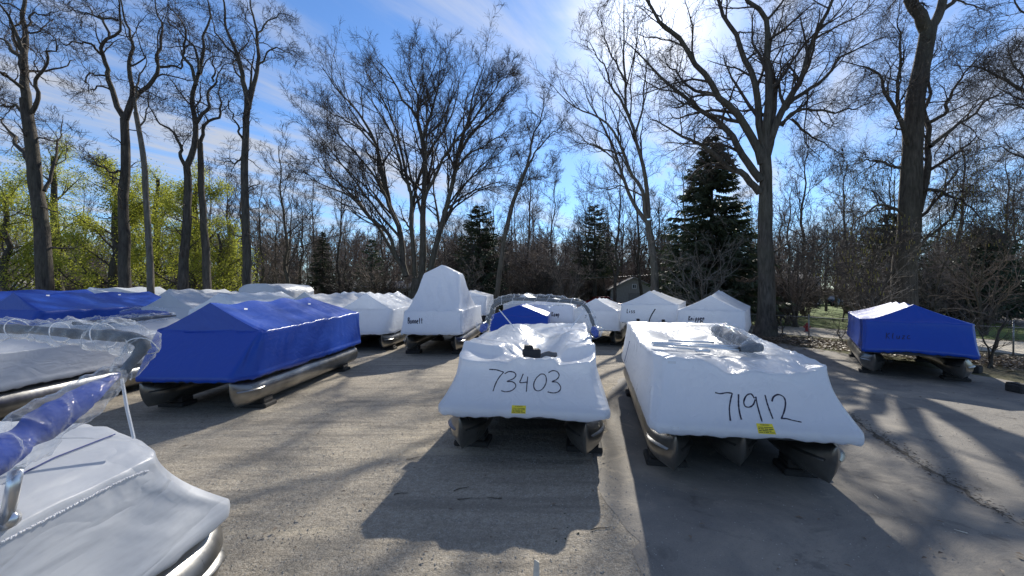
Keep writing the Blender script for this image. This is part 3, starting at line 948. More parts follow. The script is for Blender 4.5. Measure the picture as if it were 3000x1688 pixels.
# --- pale tree behind the boat marked Liss
hero('bare_tree', 'pale-barked bare tree leaning left behind the white boat marked Liss', 31,
     [(1920, 930), (1918, 851), (1916, 776), (1904, 698), (1898, 645)],
     [([(1897, 655), (1885, 636), (1848, 574), (1823, 518), (1804, 459), (1786, 404), (1758, 357), (1724, 298), (1711, 248), (1699, 214)], .18, 1.5),
      ([(1896, 640), (1888, 624), (1885, 568), (1854, 512), (1829, 450), (1811, 419), (1780, 366), (1686, 310), (1637, 273), (1593, 242)], .18, -2),
      ([(1898, 640), (1898, 559), (1879, 465), (1866, 419), (1854, 357), (1838, 326), (1832, 217), (1829, 93), (1829, 0), (1826, -60)], .20, .5),
      ([(1840, 335), (1804, 279), (1780, 217), (1742, 143), (1693, 102)], .12, -2),
      ([(1860, 400), (1880, 320), (1890, 240), (1896, 160), (1880, 60)], .10, 2),
      ([(1806, 480), (1760, 430), (1700, 420), (1640, 440)], .08, 2),
      ([(1885, 575), (1820, 545), (1770, 555), (1710, 545)], .08, -2),
      ([(1830, 450), (1760, 440), (1700, 400), (1650, 370)], .09, 3),
      ([(1832, 240), (1790, 160), (1770, 90), (1760, 30)], .10, -2)],
     [dict(FAN[0], n=10, lf=.34), dict(FAN[1], n=6, rmin=.012), dict(FAN[2], n=5, rmin=.008), dict(FAN[3], n=2, rmin=.006)], 'bark_pale', 'twig', 23, .38, .12)

# --- the big spreading trees on the right
SPR = [dict(n=12, t0=.12, t1=.99, ang=42, angj=12, lf=.36, npts=10, wob=.17, up=.03, rr=.55, lmin=1.6),
       dict(n=8, t0=.12, t1=1, ang=44, angj=15, lf=.58, npts=8, wob=.19, up=.0, rr=.56, lmin=.9, rmin=.010),
       dict(n=7, t0=.1, t1=1, ang=42, angj=16, lf=.58, npts=5, wob=.19, up=-.01, rr=.6, lmin=.5, rmin=.0065),
       dict(n=3, t0=.15, t1=1, ang=38, angj=16, lf=.6, npts=3, wob=.14, up=0, rr=.75, lmin=.3, rmin=.0048)]
hero('bare_tree', 'big spreading bare tree with thick trunk right of the boat marked Knippen', 24.2,
     [(2241, 986), (2247, 900), (2245, 760), (2242, 636), (2242, 559), (2245, 512), (2240, 440)],
     [([(2225, 565), (2189, 518), (2121, 478), (2090, 450), (2028, 416), (1966, 373), (1904, 351)], .24, -2),
      ([(2230, 530), (2199, 490), (2171, 435), (2146, 391), (2084, 342), (2028, 298), (1950, 236), (1888, 177), (1826, 124)], .26, 1.5),
      ([(2232, 480), (2214, 419), (2162, 329), (2099, 280), (2053, 199), (1997, 118), (1935, 62), (1888, 0), (1840, -80), (1800, -150)], .28, -1),
      ([(2238, 440), (2224, 357), (2199, 217), (2162, 124), (2121, 53), (2099, 0), (2070, -90), (2050, -220)], .26, 2.5),
      ([(2242, 440), (2245, 342), (2252, 186), (2252, 102), (2239, 47), (2193, 0), (2170, -90), (2160, -260)], .30, 0),
      ([(2246, 450), (2262, 400), (2309, 311), (2355, 224), (2374, 155), (2402, 78), (2442, 0), (2470, -90), (2500, -200)], .26, -2.5),
      ([(2250, 455), (2287, 342), (2355, 273), (2417, 217), (2464, 168), (2511, 140), (2604, 93)], .20, 2),
      ([(2290, 370), (2318, 335), (2386, 323), (2470, 326), (2588, 295)], .12, -2),
      ([(2256, 373), (2275, 280), (2255, 200), (2265, 120), (2290, 60), (2300, 0)], .18, 3),
      ([(2099, 280), (2020, 250), (1970, 200), (1930, 150)], .12, 3),
      ([(2320, 350), (2370, 390), (2420, 420), (2480, 470)], .09, 3),
      ([(2250, 760), (2290, 720), (2340, 740), (2400, 800)], .08, -1.5)],
     SPR, 'bark', 'twig', 31, .56, .13, depth=3)
SPR2 = [dict(SPR[0], up=-.01, lf=.38), dict(SPR[1], up=-.04), dict(SPR[2], up=-.05), dict(SPR[3], up=-.04)]
r2, r2lv = hero('bare_tree', 'thick double-stemmed bare tree hung with catkins behind the blue boat on the right', 25,
     [(2644, 990), (2648, 870), (2652, 760), (2666, 605), (2674, 435), (2680, 311), (2692, 217), (2712, 124), (2722, 71)],
     [([(2716, 90), (2685, 31), (2650, -60), (2600, -200), (2560, -400)], .42, -1),
      ([(2722, 80), (2740, 62), (2756, 0), (2770, -120), (2820, -380)], .32, 1),
      ([(2690, 620), (2712, 520), (2725, 435), (2712, 342), (2728, 248), (2725, 186), (2745, 120)], .26, 1),
      ([(2664, 430), (2650, 398), (2625, 326), (2591, 264), (2573, 217), (2526, 196), (2464, 180)], .17, -2),
      ([(2632, 330), (2634, 240), (2638, 150), (2632, 60), (2634, -20)], .13, -1.5),
      ([(2690, 640), (2735, 590), (2775, 543), (2800, 500), (2820, 440)], .12, 1.5),
      ([(2690, 730), (2725, 692), (2784, 636), (2800, 574), (2810, 560)], .12, -1.5),
      ([(2720, 360), (2770, 330), (2790, 260), (2850, 180), (2900, 120)], .13, -2.5),
      ([(2725, 430), (2790, 380), (2850, 330), (2930, 270), (2990, 250)], .14, 2.5),
      ([(2660, 500), (2600, 480), (2540, 470), (2470, 500)], .12, 2.5),
      ([(2655, 640), (2600, 600), (2540, 620), (2480, 680)], .12, -2.5),
      ([(2650, 760), (2600, 740), (2550, 760), (2500, 820)], .10, -3),
      ([(2700, 560), (2760, 560), (2830, 600), (2890, 660)], .12, -2.5)],
     SPR2, 'bark', 'twig', 32, .72, .14, depth=3)
hero('bare_tree', 'bare tree at the right edge with one thick bough reaching in from outside', 20,
     [(3320, 1015), (3310, 700), (3290, 420), (3270, 250)],
     [([(3280, 420), (3150, 340), (3000, 275), (2945, 236), (2868, 196), (2790, 183)], .20, 1),
      ([(3290, 500), (3150, 420), (3020, 330), (2930, 300), (2850, 320)], .10, -2),
      ([(3275, 300), (3150, 180), (3040, 80), (2990, 30), (2950, -30)], .18, -1),
      ([(3300, 560), (3160, 520), (3040, 480), (2950, 440), (2860, 430)], .12, 1.5),
      ([(3300, 700), (3180, 640), (3060, 600), (2960, 620), (2880, 690)], .10, -1.5),
      ([(3040, 300), (2990, 220), (2960, 150), (2990, 60)], .07, 2)],
     SPR2, 'bark', 'twig', 33, .5, .14, depth=3)

# catkins hanging off the right-hand tree
def catkins(parent, lv, n, seed, zlo, zhi):
    r = np.random.default_rng(seed)
    P = lv[2][0][:, -1]
    k = P[(P[:, 2] > zlo) & (P[:, 2] < zhi)]
    k = k[r.choice(len(k), min(n, len(k)), replace=False)]
    L = r.uniform(.10, .20, len(k))
    w = .016
    o = np.array([[-1, -.6], [1, -.6], [0, 1]])
    top = np.concatenate([o * w, np.zeros((3, 1))], 1)
    V = np.concatenate([k[:, None] + top[None], k[:, None] + top[None] * 1.3 + np.array([0, 0, -1])[None, None] * L[:, None, None]], 1)
    i = np.arange(len(k))[:, None] * 6
    F = np.concatenate([i + [[a, b, b + 3, a + 3]] for a, b in ((0, 1), (1, 2), (2, 0))])
    mk('catkins', V.reshape(-1, 3), F, M['catkin'], parent, False, kind='stuff')


catkins(r2, r2lv, 900, 5, 2.5, 11)

# --- low bushy trees with fine brown twigs, and saplings
def bush_tree(name, label, x, y, h, spread, nst, seed, twig='twig_red', group=None, dens=1.0, lean=0.0, cat='tree'):
    r = np.random.default_rng(seed)
    root = thing(name, label, cat, (x, y, 0), 0, group)
    LP, LR = [], []
    for k in range(nst):
        a = 6.28 * (k + r.uniform(-.3, .3)) / nst
        rad = spread * r.uniform(.5, 1)
        top = np.array([math.cos(a) * rad + lean, math.sin(a) * rad, h * r.uniform(.75, 1)])
        mid = top * np.array([.35, .35, .5]) + r.normal(size=3) * .15 * spread / 3
        LP.append(jig(spline([np.zeros(3) + r.normal(size=3) * [.08, .08, 0], mid, top], 14), .08, seed + k))
        LR.append(np.linspace(.035 * h / 3 + .01, .012, 14) * r.uniform(.7, 1.1))
    LP, LR = np.array(LP), np.array(LR)
    build_tubes([(LP, LR, 7)], 'trunk', M['bark'], root)
    d = dens
    lv = crown_levels(LP, LR, [dict(n=int(10 * d), t0=.15, t1=1, ang=50, angj=15, lf=.42, npts=8, wob=.17, up=.02, rr=.5, lmin=.5),
                               dict(n=int(7 * d), t0=.15, t1=1, ang=45, angj=15, lf=.5, npts=5, wob=.16, up=.0, rr=.55, lmin=.35, rmin=.006),
                               dict(n=int(5 * d), t0=.15, t1=1, ang=42, angj=15, lf=.55, npts=4, wob=.15, up=0, rr=.6, lmin=.22, rmin=.005)], seed + 9)
    build_tubes(lv, 'crown', M[twig], root)
    return root


for k, (px, Y, h, sp, lab) in enumerate([
        (2060, 27, 6.5, 3.2, 'tangled brown-twigged bare bush tree before the tall spruce'),
        (2330, 30, 7.5, 3.4, 'tangled brown-twigged bare bush tree right of the big spreading trunk'),
        (2555, 24, 6.2, 2.6, 'low tangled bare tree drooping before the pale building'),
        (2880, 25, 6.8, 3.4, 'bushy bare tree drooping at the right edge beyond the blue boat'),
        (1655, 38, 6.0, 3.4, 'brown bushy bare tree left of the small gable garage'),
        (1360, 37, 5.2, 2.6, 'brown bushy bare tree right of the huge fanning tree'),
        (2720, 30, 7.0, 3.2, 'fine-twigged bare tree behind the double-stemmed catkin tree')]):
    bush_tree('bare_bush_tree', lab, (px - 1500) / FOC * Y, Y, h, sp, 6, 400 + 17 * k, 'twig_pale' if k in (0, 2) else 'twig_red', None, 1.0)
for k, (x, y, h, sp, lab) in enumerate([
        (14.9, 23.6, 1.7, .7, 'small bare sapling at the foot of the big spreading tree'),
        (17.0, 22.0, 1.2, .8, 'small spreading bare sapling between fence post and blue boat'),
        (16.4, 14.6, 2.6, .9, 'slender bare sapling right of the blue boat'),
        (18.6, 17.5, 2.2, 1.2, 'sparse bare shrub behind the blue boat on the right')]):
    bush_tree('sapling', lab, x, y, h, sp, 3, 500 + 13 * k, 'twig', None, .6, cat='sapling')

# --- trees in young yellow-green leaf
def leaf_tree(name, label, x, y, h, w, seed, nleaf=26000, matk='leaf', size=.125, z0=.12):
    r = np.random.default_rng(seed)
    root = thing(name, label, 'tree', (x, y, 0))
    P = np.array([jig(np.linspace([0, 0, 0], [r.normal() * .3, r.normal() * .3, h * .8], 16), .2, seed)])
    R = np.linspace(.34, .10, 16)[None] * h / 12
    build_tubes([(P, R, 10)], 'trunk', M['bark_dark'], root)
    lv = crown_levels(P, R, [dict(n=26, t0=z0, t1=1, ang=58, angj=12, lf=.58 * w / h * 1.3, npts=9, wob=.12, up=.06, rr=.35, lmin=1.2, taper_t=.6),
                             dict(n=8, t0=.15, t1=1, ang=45, angj=14, lf=.45, npts=6, wob=.15, up=.02, rr=.5, lmin=.6),
                             dict(n=5, t0=.15, t1=1, ang=42, angj=14, lf=.5, npts=4, wob=.15, up=0, rr=.6, lmin=.4, rmin=.008)], seed + 5)
    build_tubes(lv, 'branches', M['twig'], root)
    Q = np.concatenate([lv[2][0][:, 1:].reshape(-1, 3), lv[1][0][:, 2:].reshape(-1, 3)])
    k = r.integers(0, len(Q), nleaf)
    # leaves sit in clumps: thin out by a coarse noise so sky shows between sprays
    p = Q[k] + r.normal(size=(nleaf, 3)) * .28
    cl = n2(p[:, 0] + .7 * p[:, 2], p[:, 1] - .6 * p[:, 2], seed, 1.4)
    p = p[cl + r.normal(size=nleaf) * .5 > -.35]
    leaves(p, size, M[matk], root, seed, 'foliage')
    return root


def leaves(p, size, m, root, seed, name):
    r = np.random.default_rng(seed + 77)
    n = len(p)
    a = r.normal(size=(n, 3))
    a[:, 2] *= .5
    a /= np.linalg.norm(a, axis=1, keepdims=True)
    b = np.cross(a, r.normal(size=(n, 3)))
    b /= np.linalg.norm(b, axis=1, keepdims=True) + 1e-9
    s = size * r.uniform(.6, 1.3, (n, 1))
    V = np.stack([p - a * s * .5, p + b * s * .35, p + a * s * .5, p - b * s * .35], 1)
    i = np.arange(n)[:, None] * 4
    mk(name, V.reshape(-1, 3), i + [[0, 1, 2, 3]], m, root, False, kind='stuff')


for k, (px, Y, h, w, nl, lab) in enumerate([
        (335, 36, 15.0, 9.5, 46000, 'bright yellow-green leafing tree behind the wide-forked bare tree'),
        (570, 38, 15.0, 8.5, 40000, 'bright yellow-green leafing tree between the looping and V-forked bare trees'),
        (20, 34, 12.5, 9.5, 34000, 'dull green leafing tree behind the far left trunk'),
        (170, 44, 20.0, 9.5, 24000, 'tall thinly leafed pale green tree left of the wide-forked bare tree'),
        (455, 43, 17.0, 8.0, 30000, 'yellow-green leafing tree half hidden behind the slim pale trunk'),
        (660, 36, 9.0, 5.0, 16000, 'low bright green leafing tree right of the straight dark trunk')]):
    leaf_tree('leafing_tree', lab, (px - 1500) / FOC * Y, Y, h, w, 600 + 29 * k, nl)

# --- conifers
def conifer(name, label, x, y, h, w, seed, matk='needle', nb=230, per=46, droop=.28, z0=.08, open_=0.0, group=None, cone=1.0):
    r = np.random.default_rng(seed)
    root = thing(name, label, 'conifer', (x, y, 0), 0, group)
    P = np.array([np.linspace([0, 0, 0], [0, 0, h], 10)])
    build_tubes([(P, np.linspace(.018 * h + .05, .02, 10)[None], 9)], 'trunk', M['bark_dark'], root)
    t = z0 + (1 - z0) * np.sort(r.uniform(0, 1, nb) ** 1.1)
    az_ = r.uniform(0, 6.28, nb)
    ln = w * ((1 - t) ** cone + .04) * r.uniform(.65, 1.12, nb)
    m = 7
    s = np.linspace(0, 1, m)[None, :, None]
    d = np.stack([np.cos(az_), np.sin(az_), np.zeros(nb)], 1)[:, None]
    B = np.concatenate([np.zeros((nb, 2)), (t * h)[:, None]], 1)[:, None] + d * (ln[:, None, None] * s)
    B[:, :, 2] += (-droop * ln[:, None] * (s[..., 0] ** 1.3) + .20 * ln[:, None] * s[..., 0] ** 3)
    build_tubes([(B, np.linspace(.03, .006, m)[None] * np.ones((nb, 1)), 2)], 'branches', M['twig'], root)
    # needle sprays: short drooping blades off every bough
    k = np.repeat(np.arange(nb), per)
    u_ = r.uniform(.08, 1, len(k)) ** .8
    xi = u_ * (m - 1)
    i = np.minimum(xi.astype(int), m - 2)
    f = (xi - i)[:, None]
    p = B[k, i] * (1 - f) + B[k, i + 1] * f
    side = np.cross(d[k, 0], [0, 0, 1.0]) * np.where(r.uniform(size=len(k)) < .5, -1, 1)[:, None]
    L = (.10 + .22 * ln[k] / w * (1 - .5 * u_))[:, None] * r.uniform(.7, 1.5, (len(k), 1)) * w / 2.4
    dr = side * r.uniform(.3, 1, (len(k), 1)) + d[k, 0] * .7 + np.array([0, 0, -1.0]) * r.uniform(.0, .9, (len(k), 1))
    dr /= np.linalg.norm(dr, axis=1, keepdims=True)
    q = np.cross(dr, r.normal(size=(len(k), 3)))
    q /= np.linalg.norm(q, axis=1, keepdims=True)
    wd = L * .16
    V = np.stack([p - q * wd * .5, p + q * wd * .5, p + dr * L * .65 + q * wd, p + dr * L], 1)
    ii = np.arange(len(k))[:, None] * 4
    mk('foliage', V.reshape(-1, 3), ii + [[0, 1, 2, 3]], M[matk], root, False, kind='stuff')
    return root


for k, (px, Y, h, w, mk_, lab, kw) in enumerate([
        (2085, 32, 14.2, 5.0, 'needle', 'tall wide dark spruce left of the big spreading tree', dict(nb=560, per=64, cone=.72, droop=.22)),
        (1405, 44, 11.2, 3.4, 'needle', 'dense dark rounded conifer right of the huge fanning tree', dict(nb=360, per=56, cone=.45, droop=.05)),
        (945, 52, 9.6, 2.8, 'needle', 'small dark pointed spruce in the gap left of the fanning tree', dict(nb=300, per=60, cone=.8)),
        (1090, 56, 9.2, 3.2, 'needle_g', 'open green pine left of the fanning tree trunk', dict(nb=110, per=60, droop=-.05, z0=.2, cone=.7)),
        (1742, 50, 12.5, 3.4, 'needle', 'dark ragged conifer in the wood above the red truck', dict(nb=230, per=50, cone=.5, droop=.0, z0=.3)),
        (2610, 36, 9.0, 3.6, 'needle', 'low dark conifer mass behind the double-stemmed catkin tree', dict(nb=330, per=55, cone=.45, droop=.1)),
        (2890, 34, 7.6, 4.0, 'needle_g', 'dark green rounded conifer near the right edge', dict(nb=300, per=55, cone=.5, droop=.1)),
        (2840, 66, 11.0, 4.6, 'needle', 'dark conifer across the far road', dict(nb=220, per=50, cone=.55))]):
    conifer('conifer', lab, (px - 1500) / FOC * Y, Y, h, w, 700 + 23 * k, mk_, **kw)

# --- the wood behind: individuals sharing four shapes, and the far wood as one mass
def wood_proto(seed, h, twig):
    r = np.random.default_rng(seed)
    P = np.array([jig(np.linspace([0, 0, 0], [r.normal() * .5, r.normal() * .5, h], 18), .25, seed)])
    R = np.linspace(.22, .03, 18)[None]
    lv = crown_levels(P, R, [dict(n=17, t0=.22, t1=.98, ang=38, angj=10, lf=.40, npts=9, wob=.11, up=.07, rr=.48, lmin=1.0, taper_t=.6),
                             dict(n=7, t0=.15, t1=1, ang=35, angj=12, lf=.45, npts=6, wob=.14, up=.05, rr=.55, lmin=.6, rmin=.016),
                             dict(n=5, t0=.15, t1=1, ang=33, angj=12, lf=.5, npts=4, wob=.13, up=.03, rr=.65, lmin=.5, rmin=.014),
                             dict(n=3, t0=.15, t1=1, ang=33, angj=12, lf=.55, npts=3, wob=.1, up=.03, rr=.75, lmin=.35, rmin=.012)], seed + 3)
    root = thing('woodland_tree', 'slender bare tree of the wood standing behind the boats', 'tree', (0, 0, 0), 0, 'bare trees of the wood behind the boats')
    t = build_tubes([(P, R, 8)], 'trunk', M['bark'], root)
    c = build_tubes(lv, 'crown', M[twig], root)
    return root, t, c


protos = [wood_proto(800 + 41 * k, h, tw) for k, (h, tw) in enumerate([(15, 'twig'), (17, 'twig_red'), (13, 'twig_red'), (18, 'twig')])]
spots = []
r = np.random.default_rng(99)
for px, Y in [(660, 41), (770, 40), (810, 44), (850, 38), (885, 45), (990, 52), (1010, 60), (1120, 62), (700, 48), (930, 60),
              (1330, 52), (1380, 58), (1450, 46), (1540, 47), (1575, 55), (1610, 50), (1690, 48), (1720, 58), (1770, 52), (1800, 47), (1830, 60), (1500, 62),
              (1960, 55), (2000, 50), (2150, 48), (2190, 58), (2290, 40), (2350, 44), (2420, 50), (2480, 46), (2550, 58), (2600, 48), (2660, 60),
              (2930, 48), (2970, 40), (3040, 44), (240, 50), (90, 52), (20, 46), (410, 54), (500, 56), (600, 52), (2240, 52), (1880, 50), (2850, 56), (3090, 36), (-60, 40),
              (1310, 66), (1350, 63), (1420, 66), (1470, 57), (1520, 66), (1560, 62), (1600, 66), (1660, 60), (1710, 66), (1750, 62), (1790, 66), (1860, 57), (1900, 63), (1935, 47), (2040, 56), (2100, 60), (2310, 57), (2390, 58), (2450, 60), (2500, 54), (2580, 40), (2760, 52), (2800, 44), (2920, 58), (2995, 52), (760, 56), (840, 60), (900, 66), (680, 60)]:
    spots.append((px, Y + r.uniform(-1.5, 1.5)))
ORD = ['first', 'second', 'third', 'fourth', 'fifth', 'sixth', 'seventh', 'eighth', 'ninth', 'tenth', 'eleventh', 'twelfth', 'thirteenth', 'fourteenth', 'fifteenth', 'sixteenth', 'seventeenth', 'eighteenth']
PLACES = [(700, 'behind the green-leaved trees'), (1000, 'left of the huge fanning tree'), (1330, 'behind the huge fanning tree'), (1620, 'behind the boat hoop'), (1900, 'behind the red truck'),
          (2240, 'around the tall spruce'), (2640, 'before the pale block building'), (9999, 'at the far right')]


def wood_label(px):
    for j, (lim, pl) in enumerate(PLACES):
        lo = PLACES[j - 1][0] if j else -9999
        if lo <= px < lim:
            k = sorted(q for q, _ in spots if lo <= q < lim).index(px)
            return '%s slender bare woodland tree from the left %s' % (ORD[min(k, 17)], pl)


used = set()
for k, (px, Y) in enumerate(spots):
    j = k % 4
    root, t, c = protos[j]
    if j in used:
        nr = root.copy()
        COL.objects.link(nr)
        for ch in (t, c):
            cc = ch.copy()
            cc.parent = nr
            COL.objects.link(cc)
        root = nr
    used.add(j)
    root['label'] = wood_label(px)
    root.location = ((px - 1500) / FOC * Y, Y, 0)
    s = r.uniform(.72, 1.05) * (.9 if 1330 <= px <= 1830 else 1.0)
    root.scale = (s * r.uniform(.9, 1.15), s * r.uniform(.9, 1.15), s)
    root.rotation_euler = (0, 0, r.uniform(0, 6.28))


def scatter(name, x, y, scl, protos_, label, cat, seed):
    """countless repeats of a few shapes as ONE object (geometry nodes)"""
    r = np.random.default_rng(seed)
    n = len(x)
    me = bpy.data.meshes.new(name)
    me.vertices.add(n)
    me.vertices.foreach_set('co', np.column_stack([x, y, np.zeros(n)]).astype(np.float32).ravel())
    for nm, dat in (('rot', np.column_stack([np.zeros(n), np.zeros(n), r.uniform(0, 6.28, n)])), ('scl', np.column_stack([scl * r.uniform(.85, 1.2, n), scl * r.uniform(.85, 1.2, n), scl]))):
        at = me.attributes.new(nm, 'FLOAT_VECTOR', 'POINT')
        at.data.foreach_set('vector', dat.astype(np.float32).ravel())
    at = me.attributes.new('pick', 'INT', 'POINT')
    at.data.foreach_set('value', r.integers(0, len(protos_), n).astype(np.int32))
    o = link(name, me, None, kind='stuff', label=label, category=cat)
    ng = bpy.data.node_groups.new(name, 'GeometryNodeTree')
    ng.interface.new_socket('Geometry', in_out='INPUT', socket_type='NodeSocketGeometry')
    ng.interface.new_socket('Geometry', in_out='OUTPUT', socket_type='NodeSocketGeometry')
    gi, go = ng.nodes.new('NodeGroupInput'), ng.nodes.new('NodeGroupOutput')
    jn = ng.nodes.new('GeometryNodeJoinGeometry')

    def attr(nm, ty):
        a_ = ng.nodes.new('GeometryNodeInputNamedAttribute')
        a_.data_type = ty
        a_.inputs['Name'].default_value = nm
        return a_.outputs[0]
    rot, sc_, pk = attr('rot', 'FLOAT_VECTOR'), attr('scl', 'FLOAT_VECTOR'), attr('pick', 'INT')
    for k, po in enumerate(protos_):
        oi = ng.nodes.new('GeometryNodeObjectInfo')
        oi.inputs['Object'].default_value = po
        ip = ng.nodes.new('GeometryNodeInstanceOnPoints')
        cmp_ = ng.nodes.new('FunctionNodeCompare')
        cmp_.data_type = 'INT'
        cmp_.operation = 'EQUAL'
        ng.links.new(pk, cmp_.inputs[2])
        cmp_.inputs[3].default_value = k
        ng.links.new(gi.outputs[0], ip.inputs['Points'])
        ng.links.new(cmp_.outputs[0], ip.inputs['Selection'])
        ng.links.new(oi.outputs['Geometry'], ip.inputs['Instance'])
        ng.links.new(rot, ip.inputs['Rotation'])
        ng.links.new(sc_, ip.inputs['Scale'])
        ng.links.new(ip.outputs[0], jn.inputs[0])
    ng.links.new(jn.outputs[0], go.inputs[0])
    md = o.modifiers.new('scatter', 'NODES')
    md.node_group = ng
    return o


def loose(levels, mat_):
    """a mesh shape that is only used inside a scatter"""
    o = build_tubes(levels, 'shape', mat_, None)
    COL.objects.unlink(o)
    return o


def far_wood():
    r = np.random.default_rng(123)
    ps = []
    for k in range(4):
        P = np.array([jig(np.linspace([0, 0, 0], [r.normal() * .6, r.normal() * .6, 12.0], 12), .25, 900 + k)])
        R = np.linspace(.24, .05, 12)[None]
        lv = [(P, R, 6)] + crown_levels(P, R, [dict(n=16, t0=.15, t1=1, ang=40, angj=10, lf=.40, npts=6, wob=.12, up=.07, rr=.5, lmin=.8, rmin=.05),
                                               dict(n=10, t0=.15, t1=1, ang=38, angj=12, lf=.5, npts=4, wob=.14, up=.03, rr=.65, lmin=.8, rmin=.036),
                                               dict(n=5, t0=.15, t1=1, ang=36, angj=12, lf=.5, npts=3, wob=.12, up=.03, rr=.7, lmin=.5, rmin=.024)], 905 + 9 * k)
        ps.append(loose(lv, M['twig_red']))
    n = 420
    ang = r.uniform(math.radians(-57), math.radians(57), n)
    d = r.uniform(70, 125, n)
    scatter('far_wood', d * np.tan(ang) * .9, d, r.uniform(.7, 1.25, n) * np.clip(d / 95, .75, 1.2), ps, 'far bare wood closing the view behind the yard', 'wood', 3)
    # undergrowth: a tangle of thin brown stems along the edge of the wood
    ps = []
    for k in range(5):
        ns = 7
        P = np.array([jig(np.linspace([r.normal() * .25, r.normal() * .25, 0], [r.normal() * .9, r.normal() * .9, r.uniform(2.2, 3.6)], 6), .12, 950 + 7 * k + i) for i in range(ns)])
        R = np.linspace(.035, .014, 6)[None] * np.ones((ns, 1))
        lv = [(P, R, 4)] + crown_levels(P, R, [dict(n=8, t0=.12, t1=1, ang=48, angj=14, lf=.5, npts=5, wob=.16, up=.04, rr=.7, lmin=.6, rmin=.017),
                                               dict(n=6, t0=.15, t1=1, ang=44, angj=14, lf=.5, npts=3, wob=.14, up=.02, rr=.8, lmin=.4, rmin=.013),
                                               dict(n=3, t0=.2, t1=1, ang=40, angj=14, lf=.6, npts=3, wob=.12, up=.02, rr=.8, lmin=.3, rmin=.011)], 960 + 9 * k)
        ps.append(loose(lv, M['twig_red'] if k % 2 else M['twig']))
    n = 480
    ang = r.uniform(math.radians(-54), math.radians(54), n)
    d = r.uniform(44, 84, n)
    x = d * np.tan(ang) * .92
    keep = ~((x > 20) & (d < 68)) & ~((x < -12) & (x > -36) & (d > 52)) & ~((x > 4) & (x < 20) & (d < 52)) & ~(x > 52)
    # brush standing thick between the big right-hand trees
    px = r.uniform(2200, 2960, 62)
    yy = r.uniform(30, 44, 62)
    kb = ~((px > 2375) & (px < 2490) & (r.uniform(size=62) < .8))
    px, yy = px[kb], yy[kb]
    xs_ = np.concatenate([x[keep], (px - 1500) / FOC * yy])
    ds_ = np.concatenate([d[keep], yy])
    sc_ = np.concatenate([(r.uniform(.35, 1.5, n) * (1 + .4 * (x > -10)))[keep], r.uniform(.5, 1.7, len(px))])
    scatter('undergrowth', xs_, ds_, sc_, ps, 'brown tangled undergrowth at the edge of the wood', 'undergrowth', 4)


far_wood()

# ------------------------------------------------------------------ boats
NF, NT, NS, NR = 40, 12, 76, 30
RES = [1.0]                # sampling of covers: finer on the near boats


def loop(Wd, y0, y1, wf, tap, wr=None, sm=4):
    """deck outline, counter-clockwise from front left; same sampling for every loop"""
    wr = wr or Wd
    c = [(-wf / 2, y0), (wf / 2, y0), (Wd / 2, y0 + tap), (wr / 2, y1), (-wr / 2, y1), (-Wd / 2, y0 + tap)]
    cnt = [max(4, int(c_ * RES[0])) for c_ in (NF, NT, NS, NR, NS, NT)]
    P = []
    for i in range(6):
        a, b = np.array(c[i]), np.array(c[(i + 1) % 6])
        P.append(a + (b - a) * np.linspace(0, 1, cnt[i], endpoint=False)[:, None])
    P = np.concatenate(P)
    for _ in range(sm):
        P = P * .5 + (np.roll(P, 1, 0) + np.roll(P, -1, 0)) * .25
    return P


